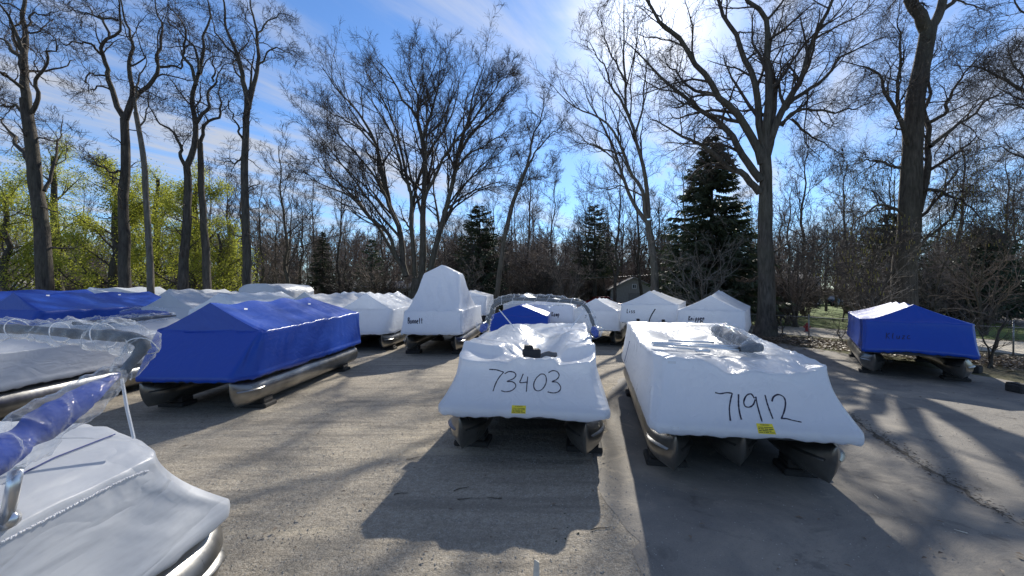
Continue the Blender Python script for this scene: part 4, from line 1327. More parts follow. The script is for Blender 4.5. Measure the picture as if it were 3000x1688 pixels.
def cover_mesh(s):
    """heat-shrunk cover: deck edge -> fence top -> roof. Returns V, F in boat axes"""
    sd = s.get('seed', 1)
    L, Wd = s['L'], s.get('W', 2.55)
    zb, zf = s.get('zb', .84), s.get('zf', 1.78)
    wf, tap = s.get('wf', Wd * .8), s.get('tap', .55)
    bow, ins, rear = s.get('bow', .7), s.get('ins', .03), s.get('rear', .12)
    fw = Wd - 2 * ins
    B = loop(Wd, 0, L, wf, tap, sm=s.get('sm', 5))
    Fn = loop(fw, bow, L - rear, s.get('fwf', fw * .93), s.get('ftap', .12), sm=3)
    n = len(B)
    d = np.concatenate([[0], np.cumsum(np.linalg.norm(np.diff(B, axis=0), axis=1))])
    ridge = s.get('ridge')              # list of (y, z)
    roof = s.get('roof')                # custom roof z(x, y)
    fz = roof(Fn[:, 0], Fn[:, 1]) if roof else (s['fzf'](Fn[:, 0], Fn[:, 1]) if 'fzf' in s else np.full(n, zf))
    skirt = sn(d / .5, sd + 3, .013) + sn(d / .10, sd + 4, .012)
    zbv = np.full(n, zb) + (s['zbf'](B[:, 0], B[:, 1]) if 'zbf' in s else 0)
    nrm = np.stack([np.gradient(B[:, 1]), -np.gradient(B[:, 0])], 1)
    nrm /= np.linalg.norm(nrm, axis=1, keepdims=True) + 1e-9
    # film gathers fan out of the corners
    crn = np.array([d[int(np.argmin(np.hypot(B[:, 0] - cx, B[:, 1] - cy)))] for cx, cy in ((-Wd / 2, .25), (Wd / 2, .25), (Wd / 2, L - .1), (-Wd / 2, L - .1))])
    cmask = np.exp(-((d[:, None] - crn[None]) / .42) ** 2).max(1)
    rings = []

    def ring(xy, z):
        rings.append(np.column_stack([xy, z]))

    ring(B - nrm * .07, zbv - .075 + skirt)
    ring(B - nrm * .012, zbv - .085 + skirt * 1.5)
    ring(B + nrm * .010, zbv - .055 + skirt)
    ring(B + nrm * .014, zbv - .01)
    ring(B + nrm * .010, zbv + .03)
    ring(B, zbv + .05)
    ns = 18 if RES[0] > 1 else 9
    fl = s.get('flare', 1.25)
    pk = sn(d / .16, sd + 7) * (np.abs(sn(d / 1.1, sd + 8)) ** 1.5)      # vertical puckers come in groups
    for k in range(1, ns + 1):
        t = k / ns
        h = (1 - t) ** fl
        xy = Fn + (B - Fn) * h
        z = (zbv + .05) * (1 - t) + fz * t
        env = math.sin(math.pi * t)
        bul = cmask * .020 * env * sn(d / .13 + t * 2.2, sd + 9) + pk * .014 * env + n2(d, z, sd + 2, 2.0) * .008 * env - .015 * env
        xy = xy + nrm * bul[:, None]
        if k == ns:
            xy = Fn.copy()
        ring(xy, z)
    # rounded rail
    eb = sn(d / .35, sd + 11, .015) + sn(d / .085, sd + 12, .017) * np.clip(sn(d / .9, sd + 13) + .6, 0, 1)
    ring(Fn - nrm * .012, fz + .014 + eb)
    ring(Fn - nrm * .035, fz + (.020 if not roof else .018) + eb * 1.2)
    nr = 34 if RES[0] > 1 else 14
    yp0 = ridge[0][0] if ridge else bow + .9
    yp1 = ridge[-1][0] if ridge else L - rear - .6
    ty = np.clip(Fn[:, 1], yp0, yp1)
    # front edge converges on the peak, sides run straight up to the ridge
    tgt = np.column_stack([np.zeros(n), ty])
    if ridge:
        ry = np.array([a for a, _ in ridge])
        rz = np.array([b for _, b in ridge])
        # film sags a little between the props
        zr = np.interp(ty, ry, rz)
        ph = np.interp(ty, ry, np.arange(len(ry)))
        zr = zr - s.get('sag', .07) * np.sin(math.pi * (ph % 1.0)) ** 2
    cr = sn(d / .17, sd + 21) * np.clip(sn(d / .8, sd + 22) + .55, 0, 1)
    for k in range(1, nr + 1):
        t = k / nr
        t = .02 + .98 * t
        xy = Fn - nrm * .035 * (1 - t) + (tgt - Fn) * t
        if ridge:
            g = t - s.get('belly', .20) * t * (1 - t)
            # the front panel is drawn tighter than the long sides
            z = fz + .020 * (1 - t) + eb * 1.2 * max(0, 1 - t * 6) + (zr - fz) * g
            z = z + cr * s.get('crease', .016) * math.sin(math.pi * min(1, t * 1.02)) * (1 - .4 * t)
        else:
            z = roof(xy[:, 0], xy[:, 1]) + .018 * (1 - t) + eb * 1.2 * max(0, 1 - t * 6)
            z = z + n2(xy[:, 0], xy[:, 1], sd + 5, 5) * .005
        ring(xy, z)
    m = len(rings)
    V = np.concatenate(rings)
    a = (np.arange(m - 1) * n)[:, None]
    i = np.arange(n)[None]
    j = (i + 1) % n
    F = np.stack([a + i, a + j, a + n + j, a + n + i], -1).reshape(-1, 4)
    return V, F


def pontoon(root, x, L, r, zc, y0=.05, sides=26, strake=True, nose=.72, mat_='alu', nosep=.85):
    ys, secs = [], []
    nn = 12
    a = np.arange(sides) * 2 * math.pi / sides
    rings = []
    for k in [-1] + list(range(nn + 1)):
        t = max(0, k) / nn
        hw = .0004 if k < 0 else max(.008, r * math.sin(math.pi / 2 * t) ** nosep)
        zb = zc - r + .04 * (1 - t) ** 2
        zt = zc + r - .03 * (1 - t)
        mid, h = (zb + zt) / 2, (zt - zb) / 2
        z = mid + h * np.cos(a)
        xx = x + hw * np.sin(a) * np.abs(np.sin(a)) ** (.25 * (1 - t))
        rel = (zt - z) / (2 * h)
        yy = y0 + nose * t + (1 - t) * (.20 * rel ** 2.4)
        rings.append(np.column_stack([xx, yy, z]))
    segs = np.concatenate([np.linspace(y0 + nose + .02, L - .30, 8), [L - .29]])
    for y in segs:
        # welded bands between tube sections
        q = r * (1.0 + (.010 if abs(y - segs[3]) < 1e-6 or abs(y - segs[6]) < 1e-6 else 0))
        rings.append(np.column_stack([x + q * np.sin(a), np.full(sides, y), zc + q * np.cos(a)]))
    for q, dy in ((r * .97, .03), (r * .80, .07), (r * .45, .09), (r * .02, .10)):
        rings.append(np.column_stack([x + q * np.sin(a), np.full(sides, L - .29 + dy), zc + q * np.cos(a)]))
    V = np.concatenate(rings)
    b = (np.arange(len(rings) - 1) * sides)[:, None]
    i = np.arange(sides)[None]
    F = np.stack([b + i, b + sides + i, b + sides + (i + 1) % sides, b + (i + 1) % sides], -1).reshape(-1, 4)
    o = mk('pontoon', V, F, M[mat_], root)
    # keel edge of the nose
    if strake:
        for sg in (-1, 1):
            mb = MB()
            t = np.linspace(.12, 1, 10)
            hw = np.maximum(.012, r * np.sin(math.pi / 2 * t) ** nosep)
            ph = math.radians(62)
            zz = zc + r * math.cos(ph) * .55
            P0 = np.column_stack([x + sg * hw * math.sin(ph) * .98, y0 + nose * t + .03, np.full(10, zz)])
            wid = .085 * np.sin(np.linspace(.5, 2.6, 10))
            P1 = P0 + np.column_stack([sg * wid, np.zeros(10), -.035 + .02 * np.linspace(0, 1, 10)])
            V = np.concatenate([P0, P1, P0 + [0, 0, .012], P1 + [0, 0, .010]])
            i = np.arange(9)
            q = [np.stack([i, i + 1, i + 11, i + 10], 1), np.stack([i + 20, i + 30, i + 31, i + 21], 1), np.stack([i + 10, i + 11, i + 31, i + 30], 1)]
            mb.add(V, np.concatenate(q))
            mb.build('strake', M['alu'], o, True)
    return o


def to_local(root, P):
    """world points -> axes of the (unscaled) thing"""
    Mi = (Matrix.Translation(root.location) @ root.rotation_euler.to_matrix().to_4x4()).inverted()
    Mi = np.array(Mi)
    P = np.asarray(P, float)
    return P @ Mi[:3, :3].T + Mi[:3, 3]


BOATS = {}


def boat(key, label, group, x, y, rot, tubes_n=2, txs=None, ty0=.05, nosep=.85, zoff=0.0, blocks=True, mat_='white', desc='', ztube=.14, rt=.31, detail=True, trailer=False, **s):
    root = thing('pontoon_boat' if not trailer else 'trailered_boat', label, 'boat', (x, y, zoff), -math.radians(rot), group)
    RES[0] = 1.35 if key in 'ABCDEQJ' else .5
    V, F = cover_mesh(s)
    cv = mk('cover', V, F, M[mat_], root)
    L, Wd = s['L'], s.get('W', 2.55)
    zb = s.get('zb', .84)
    mb = MB()
    B = loop(Wd - .16, .08, L - .05, s.get('wf', Wd * .8) - .14, s.get('tap', .55), sm=3)
    n = len(B)
    V2 = np.concatenate([np.column_stack([B, np.full(n, zb - .10)]), np.column_stack([B, np.full(n, zb - .01)])])
    i = np.arange(n)
    mb.add(V2, np.stack([i, (i + 1) % n, (i + 1) % n + n, i + n], 1))
    c0, c1 = n * 2, n * 2 + 1
    mb.add(np.array([[0, L / 2, zb - .10], [0, L / 2, zb - .01]]))
    f = np.concatenate([np.stack([np.full(n, c0), (i + 1) % n, i], 1), np.stack([np.full(n, c1), i + n, (i + 1) % n + n], 1)])
    mb.F3.append(f)
    mb.build('deck', M['under'], root)
    mk('deck_bounce_sheet', np.concatenate([np.column_stack([B * [.97, .985] + [0, .04], np.full(n, zb + .004)]), [[0, L / 2, zb + .004]]]), np.stack([np.full(n, n), i, (i + 1) % n], 1), M['floor'], root)  # unseen pale sheet added over the deck to brighten the cover from inside
    xs = []
    if not trailer:
        xs = [-.97, .97] if tubes_n == 2 else [-.97, 0, .97]
        xs = txs or xs
        zc = ztube + rt
        for q_, xx in enumerate(xs):
            pontoon(root, xx, L, rt, zc, ty0 + (.35 if len(xs) == 3 and q_ == 1 else 0), strake=detail, nosep=nosep)
            m2 = MB()
            for yy in np.arange(.9, L - .4, .55):
                m2.box((xx, yy, (zc + rt * .86 + zb - .10) / 2), (.30, .06, max(.03, zb - .10 - zc - rt * .86)))
            m2.box((xx - .16, L / 2 + .3, zb - .125), (.03, L - 1.0, .055))
            m2.box((xx + .16, L / 2 + .3, zb - .125), (.03, L - 1.0, .055))
            m2.build('riser', M['under'], root)
        if blocks:
            Rm = Matrix.Rotation(-math.radians(rot), 4, 'Z')
            for xx in (xs[0], xs[-1]):
                for yy, fb in ((1.05, 'front'), (L - 1.1, 'rear')):
                    side = 'left' if xx < 0 else 'right'
                    p = Rm @ Vector((xx, yy, 0)) + Vector((x, y, 0))
                    mbk = MB()
                    h = ztube + zoff + .06
                    mbk.box((0, 0, h * .25), (.60, .46, h * .5), bev=.02)
                    mbk.box((0, 0, h * .70), (.48, .36, h * .42), bev=.02)
                    for sg in (-1, 1):
                        mbk.box((sg * .19, 0, h * 1.0), (.08, .34, h * .5), bev=.01)
                    o = mbk.build('support_block', M['block'], None, False, label='dark block under the %s %s end of %s' % (fb, side, desc), category='support block', group='blocks holding up the boats')
                    o.location = p
                    o.rotation_euler = (0, 0, -math.radians(rot))
    BOATS[key] = (root, cv)
    return root


def gable(L, bow, zr, n=4, back=.9, wob=.04, seed=1):
    r = np.random.default_rng(seed)
    return [(a, zr + r.uniform(-wob, wob)) for a in np.linspace(bow + .05, L - back, n)]


GA = 'shrink-wrapped boats parked in the yard'


# front row, centre: the boat marked 73403, low cover sunk between the seats
def roof_a(x, y):
    g = lambda x0, y0, sx, sy: np.exp(-((x - x0) / sx) ** 2 - ((y - y0) / sy) ** 2)
    ss = lambda v_, a_, b_: np.clip((v_ - a_) / (b_ - a_), 0, 1) ** 2 * (3 - 2 * np.clip((v_ - a_) / (b_ - a_), 0, 1))
    z = 1.62 + 0 * x
    lip = 1 - ss(y, .78, 1.15)
    z = z - .11 * lip * ss(np.abs(x - .15), .30, .42)
    z = z - .02 * lip * (1 - ss(np.abs(x - .15), .30, .42))
    sh = ss(y, .95, 1.15) * (1 - ss(y, 1.5, 2.3))
    z = z + .10 * sh * ss(np.abs(x - .10), .42, .62)
    z = z + .10 * g(-1.12, .85, .25, .4) + .10 * g(1.15, .85, .25, .4)
    z = z - .30 * g(.12, 1.50, .42, .50) - .05 * g(.12, 1.5, .12, .25)
    # folds drawn towards the hollow
    th = np.arctan2(y - 1.5, x - .12)
    rr = np.hypot(x - .12, y - 1.5)
    z = z + .012 * np.sin(th * 15 + 2 * np.sin(th * 3)) * np.exp(-((rr - .55) / .3) ** 2)
    z = z + .30 * g(-.42, 3.25, .50, .60) + .20 * g(.85, 3.0, .50, .75)
    z = z - .10 * g(.25, 3.0, .30, .9)
    z = z + .10 * g(-1.1, 2.6, .5, .9)
    st = 1 / (1 + np.exp(-(y - 4.55) / .10))
    z = z * (1 - st) + (1.70 + .02 * x) * st
    return z


boat('A', 'white-wrapped pontoon boat marked 73403 with folded-up bimini frame', GA, .13, 6.42, 8.0, 2, desc='the white boat with the hoop', mat_='white',
     L=6.1, W=2.66, wf=2.46, tap=.16, bow=.52, ins=.17, zb=.87, roof=roof_a, flare=1.9, seed=11, fwf=2.1, ftap=.25)


def roof_b(x, y):
    g = lambda x0, y0, sx, sy: np.exp(-((x - x0) / sx) ** 2 - ((y - y0) / sy) ** 2)
    z = 1.68 + 0 * x
    z = z + .05 * g(-1.0, .7, .6, .7) - .03 * g(1.0, .6, .8, .6)
    z = z - .13 * g(-.15, .55, .22, .35) - .10 * g(.55, .55, .35, .35) - .06 * g(.25, .75, .5, .4)
    z = z - .07 * g(.2, 2.0, .7, .9)
    z = z + .10 * g(.35, 3.7, .30, .5) - .14 * g(-.2, 3.9, .55, .7)
    z = z + .08 * g(-1.0, 4.2, .45, .8) - .05 * g(-1.1, 2.9, .4, .22)
    z = z + .08 * g(1.0, 3.5, .4, 1.2)
    z = z + .10 / (1 + np.exp(-(y - 5.0) / .12))
    u_ = x * .8 + y * .6
    z = z + .010 * np.sin(u_ * 17 + 2.5 * np.sin(x * 3)) * np.exp(-((y - 1.2) / .6) ** 2) + .008 * np.sin(x * 22 + y * 5) * np.exp(-((y - .7) / .25) ** 2)
    return z


boat('B', 'white-wrapped pontoon boat marked 71912 with bundled bimini poles on top', GA, 3.17, 5.55, 11.0, 3, desc='the white boat with bundled poles', mat_='white',
     L=6.4, W=2.62, wf=2.46, tap=.16, bow=.52, ins=.12, zb=.87, roof=roof_b, flare=1.6, seed=23, fwf=2.15, ftap=.25)
# big blue boat, left of centre
boat('C', 'large blue-wrapped pontoon boat with silver pontoons left of centre', GA, -6.92, 8.95, 2.0, 2, desc='the large blue boat', mat_='blue',
     L=6.4, W=2.62, wf=2.05, tap=.55, bow=.72, ins=.02, zf=1.76, ridge=gable(6.4, .74, 2.44, 4, 1.2, .03, 3), seed=33, belly=.12, crease=.020, flare=.9, fzf=lambda x, y: 1.74 + .022 * y)


# near boat at the lower left corner, bow pointing away from the camera
def roof_d(x, y):
    z = 1.82 - .24 * np.clip(np.abs(x) / 1.22, 0, 1) ** 4.5
    z = z - .06 * np.clip((1.0 - y) / .4, 0, 1) ** 2
    return z + .02 * np.sin(x * 3 + y)


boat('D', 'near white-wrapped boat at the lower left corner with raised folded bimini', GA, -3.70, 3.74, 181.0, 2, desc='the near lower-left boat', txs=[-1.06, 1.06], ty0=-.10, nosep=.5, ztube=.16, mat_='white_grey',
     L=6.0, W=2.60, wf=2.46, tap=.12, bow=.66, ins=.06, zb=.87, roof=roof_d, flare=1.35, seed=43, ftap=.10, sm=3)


def roof_e(x, y):
    z = 1.78 - .30 * np.clip(np.abs(x) / 1.2, 0, 1) ** 2.2
    return z + .14 * np.exp(-((x - .1) / .5) ** 2 - ((y - 4.4) / .5) ** 2) + .08 * np.sin(y * 2.1) * np.exp(-(x / .7) ** 2)


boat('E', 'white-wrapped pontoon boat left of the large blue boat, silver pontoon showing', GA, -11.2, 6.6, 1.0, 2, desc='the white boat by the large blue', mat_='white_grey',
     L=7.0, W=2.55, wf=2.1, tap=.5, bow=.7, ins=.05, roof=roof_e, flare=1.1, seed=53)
boat('F', 'long blue-wrapped boat near the left edge', GA, -18.8, 15.2, 4.0, 2, desc='the long blue boat', mat_='blue',
     L=7.2, W=2.6, wf=2.1, zf=1.88, ridge=gable(7.2, .8, 2.58, 4, .8, .02, 6), seed=63, belly=.15)
boat('F2', 'blue-wrapped boat at the very left edge behind the long blue one', GA, -23.2, 17.2, 4.0, 2, desc='the leftmost blue boat', mat_='blue',
     L=6.5, zf=1.9, ridge=gable(6.5, .8, 2.66, 3, .8, .02, 7), seed=64, detail=False)
# white boats of the second and third rows, left
for k, (key, x, y, rot, L, zf, zr, lab, desc) in enumerate([
        ('G1', -15.5, 18.4, 2, 6.2, 1.85, 2.55, 'white-wrapped boat with sharp peak right of the long blue boat', 'the far peaked white boat'),
        ('G2', -12.0, 16.6, 2, 6.2, 1.85, 2.56, 'white-wrapped boat with sharp peak just behind the large blue boat', 'the near peaked white boat'),
        ('H', -9.0, 17.6, 2, 6.4, 1.85, 2.54, 'white-wrapped boat whose ridge shows over the large blue roof', 'the ridge-only white boat'),
        ('I', -6.55, 18.2, 3, 6.2, 1.80, 2.53, 'white-wrapped pontoon boat with sharp front peak left of the tall one marked Bonnett', 'the boat left of Bonnett'),
        ('K1', -5.3, 26.0, 2, 6.0, 1.95, 2.80, 'white-wrapped boat mostly hidden behind the left of the one marked Bonnett', 'the boat hidden behind Bonnett'),
        ('W1', -24.2, 23.6, 2, 6.4, 2.0, 2.82, 'white-wrapped boat at far left behind the long blue boat', 'the farthest left white boat'),
        ('W2', -20.3, 24.4, 2, 6.4, 2.0, 2.66, 'white-wrapped boat behind the gap right of the long blue boat', 'the white gap boat'),
        ('W3', -10.6, 26.0, 2, 6.2, 1.9, 2.50, 'white-wrapped boat low behind the right of the large blue roof', 'the low white boat'),
        ('W4', .6, 25.0, 6, 6.2, 1.75, 2.36, 'white-wrapped boat behind the small blue boat, peak under the bimini hoop', 'the boat behind small blue')]):
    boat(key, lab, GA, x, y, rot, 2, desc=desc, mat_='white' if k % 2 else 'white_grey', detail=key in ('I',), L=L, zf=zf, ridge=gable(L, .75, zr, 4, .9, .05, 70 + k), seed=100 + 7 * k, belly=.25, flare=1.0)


def roof_g3(x, y):
    return 2.98 - .5 * (np.abs(x) / 1.25) ** 4 + .04 * np.sin(y * 2.2) - .12 * np.clip(1.2 - y, 0, 1)


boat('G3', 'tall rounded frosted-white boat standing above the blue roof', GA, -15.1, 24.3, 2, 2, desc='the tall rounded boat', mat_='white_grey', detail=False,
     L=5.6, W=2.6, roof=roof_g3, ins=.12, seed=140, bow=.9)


# tall cover over a tower, marked Bonnett
def roof_j(x, y):
    z = 1.80 + 0 * x
    # hip tower: flat shoulders, ridge and flared skirts
    sx = np.clip((np.abs(x) - .80) / .42, 0, 1)
    sy0 = np.clip((2.0 - y) / 1.68, 0, 1)
    sy1 = np.clip((y - 3.0) / 2.2, 0, 1)
    dn = (sx ** 4 + sy0 ** 4 + sy1 ** 4) ** .25
    dn = np.clip(dn, 0, 1)
    core = (1 - dn) ** 1.25
    top = 3.30 + .48 * np.clip(1 - np.abs(x) / .95, 0, 1)
    z = z + .025 * np.sin(x * 13 + y * 7) * core * (1 - core) * 4
    return z + (top - 1.80) * core


boat('J', 'tall white-wrapped pontoon boat marked Bonnett', GA, -3.22, 16.9, 3.0, 2, desc='the boat marked Bonnett', mat_='white',
     L=6.6, W=2.5, wf=2.35, tap=.15, bow=.30, ins=.04, roof=roof_j, seed=150, flare=1.3, zb=.98, ztube=.24)
boat('K2', 'white-wrapped boat end showing right of the tall one marked Bonnett', GA, -2.75, 24.6, 2.0, 2, desc='the boat right of Bonnett', mat_='white', detail=False,
     L=6.0, zf=2.25, zb=1.25, ridge=gable(6, .75, 2.6, 3, .8, .03, 91), seed=160)
boat('L', 'small blue-wrapped boat seen under the raised bimini hoop', GA, .25, 16.6, 6.0, 2, desc='the small blue boat', mat_='blue', detail=False,
     L=5.6, W=2.4, wf=2.3, tap=.1, bow=.35, zf=1.62, ridge=[(.55, 2.06), (2.2, 2.02), (4.2, 2.0)], seed=170, belly=-.25, flare=1.0)


def trailer_parts(root, L, zb, wx=1.05, plate=False, hull=True):
    mb = MB()
    for sg in (-1, 1):
        mb.box((sg * .62, L / 2, zb - .32), (.09, L - .5, .12))
    for yy in (.35, 1.8, 3.4, L - .7):
        mb.box((0, yy, zb - .33), (1.5, .09, .09))
    mb.box((0, -.35, zb - .36), (.11, 1.4, .11))
    mb.build('trailer_frame', M['dark'], root)
    if hull:
        ys = np.linspace(.15, L - .1, 14)
        rings = []
        for y in ys:
            t = min(1, (y + .1) / 1.4) ** .6
            hw = 1.12 * t
            rings.append(np.array([[-hw, y, zb], [-hw * .96, y, zb - .12], [0, y, zb - .26 - .04 * t], [hw * .96, y, zb - .12], [hw, y, zb]]))
        V = np.concatenate(rings)
        b = (np.arange(13) * 5)[:, None]
        i = np.arange(4)[None]
        F = np.stack([b + i, b + i + 1, b + i + 6, b + i + 5], -1).reshape(-1, 4)
        mk('hull', V, F, M['under'], root)
    for sg in (-1, 1):
        V, F = tubes(np.array([[[sg * wx - .10, L * .62, .34], [sg * wx - .09, L * .62, .34], [sg * wx + .09, L * .62, .34], [sg * wx + .10, L * .62, .34]]]), np.array([[.24, .34, .34, .24]]), 22)
        w = mk('wheel', V, F, M['rubber'], root)
        V, F = tubes(np.array([[[sg * (wx + .07), L * .62, .34], [sg * (wx + .085), L * .62, .34], [sg * (wx + .09), L * .62, .34]]]), np.array([[.2, .2, .01]]), 18)
        mk('rim', V, F, M['rim'], w)
        ml = MB()
        ml.box((sg * .62, L * .62, (.34 + zb - .38) / 2), (.07, .30, max(.05, zb - .38 - .30)))
        ml.box((sg * (wx - .2), L * .62, .34), (.5, .07, .07))
        ml.build('axle', M['dark'], root)
    mj = MB()
    mj.tube([[0, -.9, .01], [0, -.9, zb - .30]], .035, 8)
    mj.box((0, -.9, .02), (.2, .2, .04))
    mj.build('jack', M['dark'], root)
    if plate:
        mp = MB()
        mp.box((.25, .28, zb - .18), (.36, .02, .14))
        mp.build('number_plate', M['strap'], root)


b = boat('M', 'white-wrapped boat on a trailer marked Kamp', GA, 1.72, 20.0, 10.0, trailer=True, desc='', mat_='white', L=6.0, W=2.35, wf=2.2, tap=.1, bow=.25, zb=1.17, zf=1.95,
         ridge=[(.6, 2.12), (2, 2.2), (4, 2.2), (5.2, 2.1)], seed=180, flare=.8)
trailer_parts(b, 6.0, 1.12, plate=True)
boat('N', 'white-wrapped pontoon boat half hidden by the right leg of the bimini hoop', GA, 3.82, 20.0, 19.0, 2, desc='the boat behind hoop leg', mat_='white', L=6.0, W=2.4, wf=2.25, tap=.12,
     bow=.3, zf=1.66, ridge=[(.75, 2.25), (2.2, 2.26), (3.8, 2.2), (5.1, 2.15)], seed=190, belly=.2)
b = boat('O', 'white-wrapped boat on a black trailer marked Liss', GA, 5.88, 18.4, 25.0, trailer=True, desc='', mat_='white', L=6.2, W=2.5, wf=2.35, tap=.12, bow=.12, zb=1.30, zf=2.03,
         ridge=[(.35, 2.62), (2.0, 2.66), (3.8, 2.56), (5.3, 2.5)], seed=200, belly=.28, sag=.04)
trailer_parts(b, 6.2, 1.24)
mb = MB()
for xx in (-.42, .62):
    mb.box((xx, -.07, 1.27), (.13, .06, .30), bev=.015)
mb.build('guide_post', M['dark'], b)
mb = MB()
mb.tube(spline([(.30, -.10, 1.86), (.16, -.12, 1.62), (.06, -.12, 1.38), (.02, -.10, 1.12)], 16), .024, 8)
mb.build('winch_post', M['dark'], b)
boat('P', 'white-wrapped boat marked Knippen left of the big trunk', GA, 7.62, 16.5, 31.0, 2, desc='the white boat marked Knippen', mat_='white', L=6.2, W=2.5, wf=2.32, tap=.14, bow=.22, zb=1.0, zf=1.86,
     ridge=[(.5, 2.46), (2.0, 2.52), (3.8, 2.66), (5.3, 2.6)], seed=210, belly=.25, ztube=.28, sag=.05)
mb = MB()
mb.tube(spline([(-.30, -.16, .95), (-.30, -.17, 1.35), (-.25, -.17, 1.49), (-.20, -.17, 1.35), (-.19, -.16, .95)], 26), .022, 8)
mb.build('loop_handle', M['dark'], BOATS['P'][0])
boat('Q', 'blue-wrapped pontoon boat standing alone at the right', GA, 11.86, 12.45, 34.5, 2, desc='the rightmost blue boat', mat_='blue', L=6.0, W=2.55, wf=2.42, tap=.12, bow=.32, ins=.03, zb=.86, zf=1.72,
     ridge=[(.65, 2.25), (2.2, 2.27), (3.8, 2.25), (4.9, 2.2)], seed=220, belly=.22, flare=1.2, zbf=lambda x, y: .06 * np.cos(np.clip(x, -1.2, 1.2) / 1.2 * 1.57) * (y < .3))

# ------------------------------------------------------------------ writing on the covers
GLY = {
    'B': [[(.1, 0), (.12, 1)], [(.1, 1), (.45, .98), (.6, .8), (.45, .58), (.12, .55)], [(.12, .55), (.55, .5), (.72, .25), (.5, .02), (.1, 0)]],
    'o': [[(.4, .55), (.15, .45), (.08, .22), (.25, 0), (.5, .05), (.6, .3), (.4, .55)]],
    'n': [[(.08, .55), (.12, 0)], [(.1, .35), (.3, .55), (.5, .5), (.55, .25), (.56, 0)]],
    'e': [[(.1, .28), (.5, .33), (.48, .5), (.28, .56), (.1, .38), (.12, .12), (.32, 0), (.55, .1)]],
    't': [[(.3, .95), (.28, .3), (.32, 0)], [(.02, .58), (.58, .62)]],
    'K': [[(.1, 1), (.1, 0)], [(.6, .95), (.1, .45), (.35, .35), (.65, 0)]],
    'a': [[(.5, .5), (.25, .55), (.08, .3), (.15, .05), (.35, .02), (.5, .25), (.5, .5), (.52, .1), (.62, 0)]],
    'm': [[(.08, .55), (.1, 0)], [(.1, .35), (.25, .55), (.35, .4), (.36, 0)], [(.36, .35), (.5, .55), (.62, .4), (.64, 0)]],
    'p': [[(.1, .55), (.12, -.4)], [(.1, .4), (.3, .57), (.52, .4), (.45, .12), (.25, .02), (.12, .12)]],
    'L': [[(.25, 1), (.12, .1), (.2, 0), (.6, .05)]],
    'i': [[(.3, .55), (.28, 0)], [(.3, .78), (.32, .84)]],
    's': [[(.5, .5), (.25, .55), (.12, .42), (.4, .25), (.45, .08), (.25, 0), (.08, .06)]],
    'J': [[(.2, .95), (.6, 1)], [(.42, .95), (.42, .2), (.25, 0), (.08, .12)]],
    'l': [[(.3, .95), (.25, .3), (.35, 0)]],
    'u': [[(.1, .5), (.12, .1), (.3, 0), (.5, .2), (.52, .5), (.52, 0)]],
    'z': [[(.1, .5), (.5, .5), (.12, .02), (.55, .02)]],
    'c': [[(.5, .45), (.3, .55), (.1, .35), (.15, .05), (.38, 0), (.55, .12)]],
}
bpy.context.view_layer.update()


def caster(key):
    root, cv = BOATS[key]
    Mw = Matrix.Translation(root.location) @ root.rotation_euler.to_matrix().to_4x4()
    vs = [Mw @ v.co for v in cv.data.vertices]
    return BVHTree.FromPolygons(vs, [tuple(p.vertices) for p in cv.data.polygons]), root


def on_cover(bv, px, py, off):
    d = Vector(((px - 1500) / FOC, 1, -(py - 844) / FOC)).normalized()
    h, nr_, _, _ = bv.ray_cast(Vector((0, 0, CAMZ)), d)
    if h is None:
        return None, None
    if nr_.dot(d) > 0:
        nr_ = -nr_
    return h + nr_ * off, nr_


def ink(key, strokes, width, name='marker_writing', mat_='marker'):
    """pen strokes lying on the cover film"""
    bv, root = caster(key)
    mb = MB()
    for st in strokes:
        n = max(8, int(len(st) * 6))
        P = spline(np.array(st, float), n) if len(st) > 2 else resample(np.array(st, float), 8)
        pts, nrs = [], []
        for px, py in P:
            h, nr_ = on_cover(bv, px, py, .005)
            if h is not None:
                pts.append(np.array(h))
                nrs.append(np.array(nr_))
        if len(pts) < 3:
            continue
        pts, nrs = np.array(pts), np.array(nrs)
        T = np.gradient(pts, axis=0)
        S = np.cross(T, nrs)
        S /= np.linalg.norm(S, axis=1, keepdims=True) + 1e-9
        w = width * (.75 + .35 * np.abs(sn(np.arange(len(pts)) * .3, int(st[0][0]))))[:, None] * .5
        V = np.concatenate([pts - S * w, pts + S * w])
        m = len(pts)
        i = np.arange(m - 1)
        mb.add(to_local(root, V), np.stack([i, i + 1, i + m + 1, i + m], 1))
    if mb.n:
        mb.build(name, M[mat_], root)


def word(txt, x0, y0, x1, y1, hcap, slant=0.0):
    """letters between (x0,y0) and (x1,y1) along the baseline, in photo pixels"""
    res = []
    n = len(txt)
    for k, ch in enumerate(txt):
        if ch not in GLY:
            continue
        bx = x0 + (x1 - x0) * k / n
        by = y0 + (y1 - y0) * k / n
        wd = (x1 - x0) / n * 1.15
        for st in GLY[ch]:
            res.append([(bx + u_ * wd + slant * v_ * hcap, by - v_ * hcap) for u_, v_ in st])
    return res


def s6(st):
    return [[(1200 + x * .3313, 920 + y * .3313) for x, y in q] for q in st]


def s7(st):
    return [[(1750 + x * .3865, 920 + y * .3865) for x, y in q] for q in st]


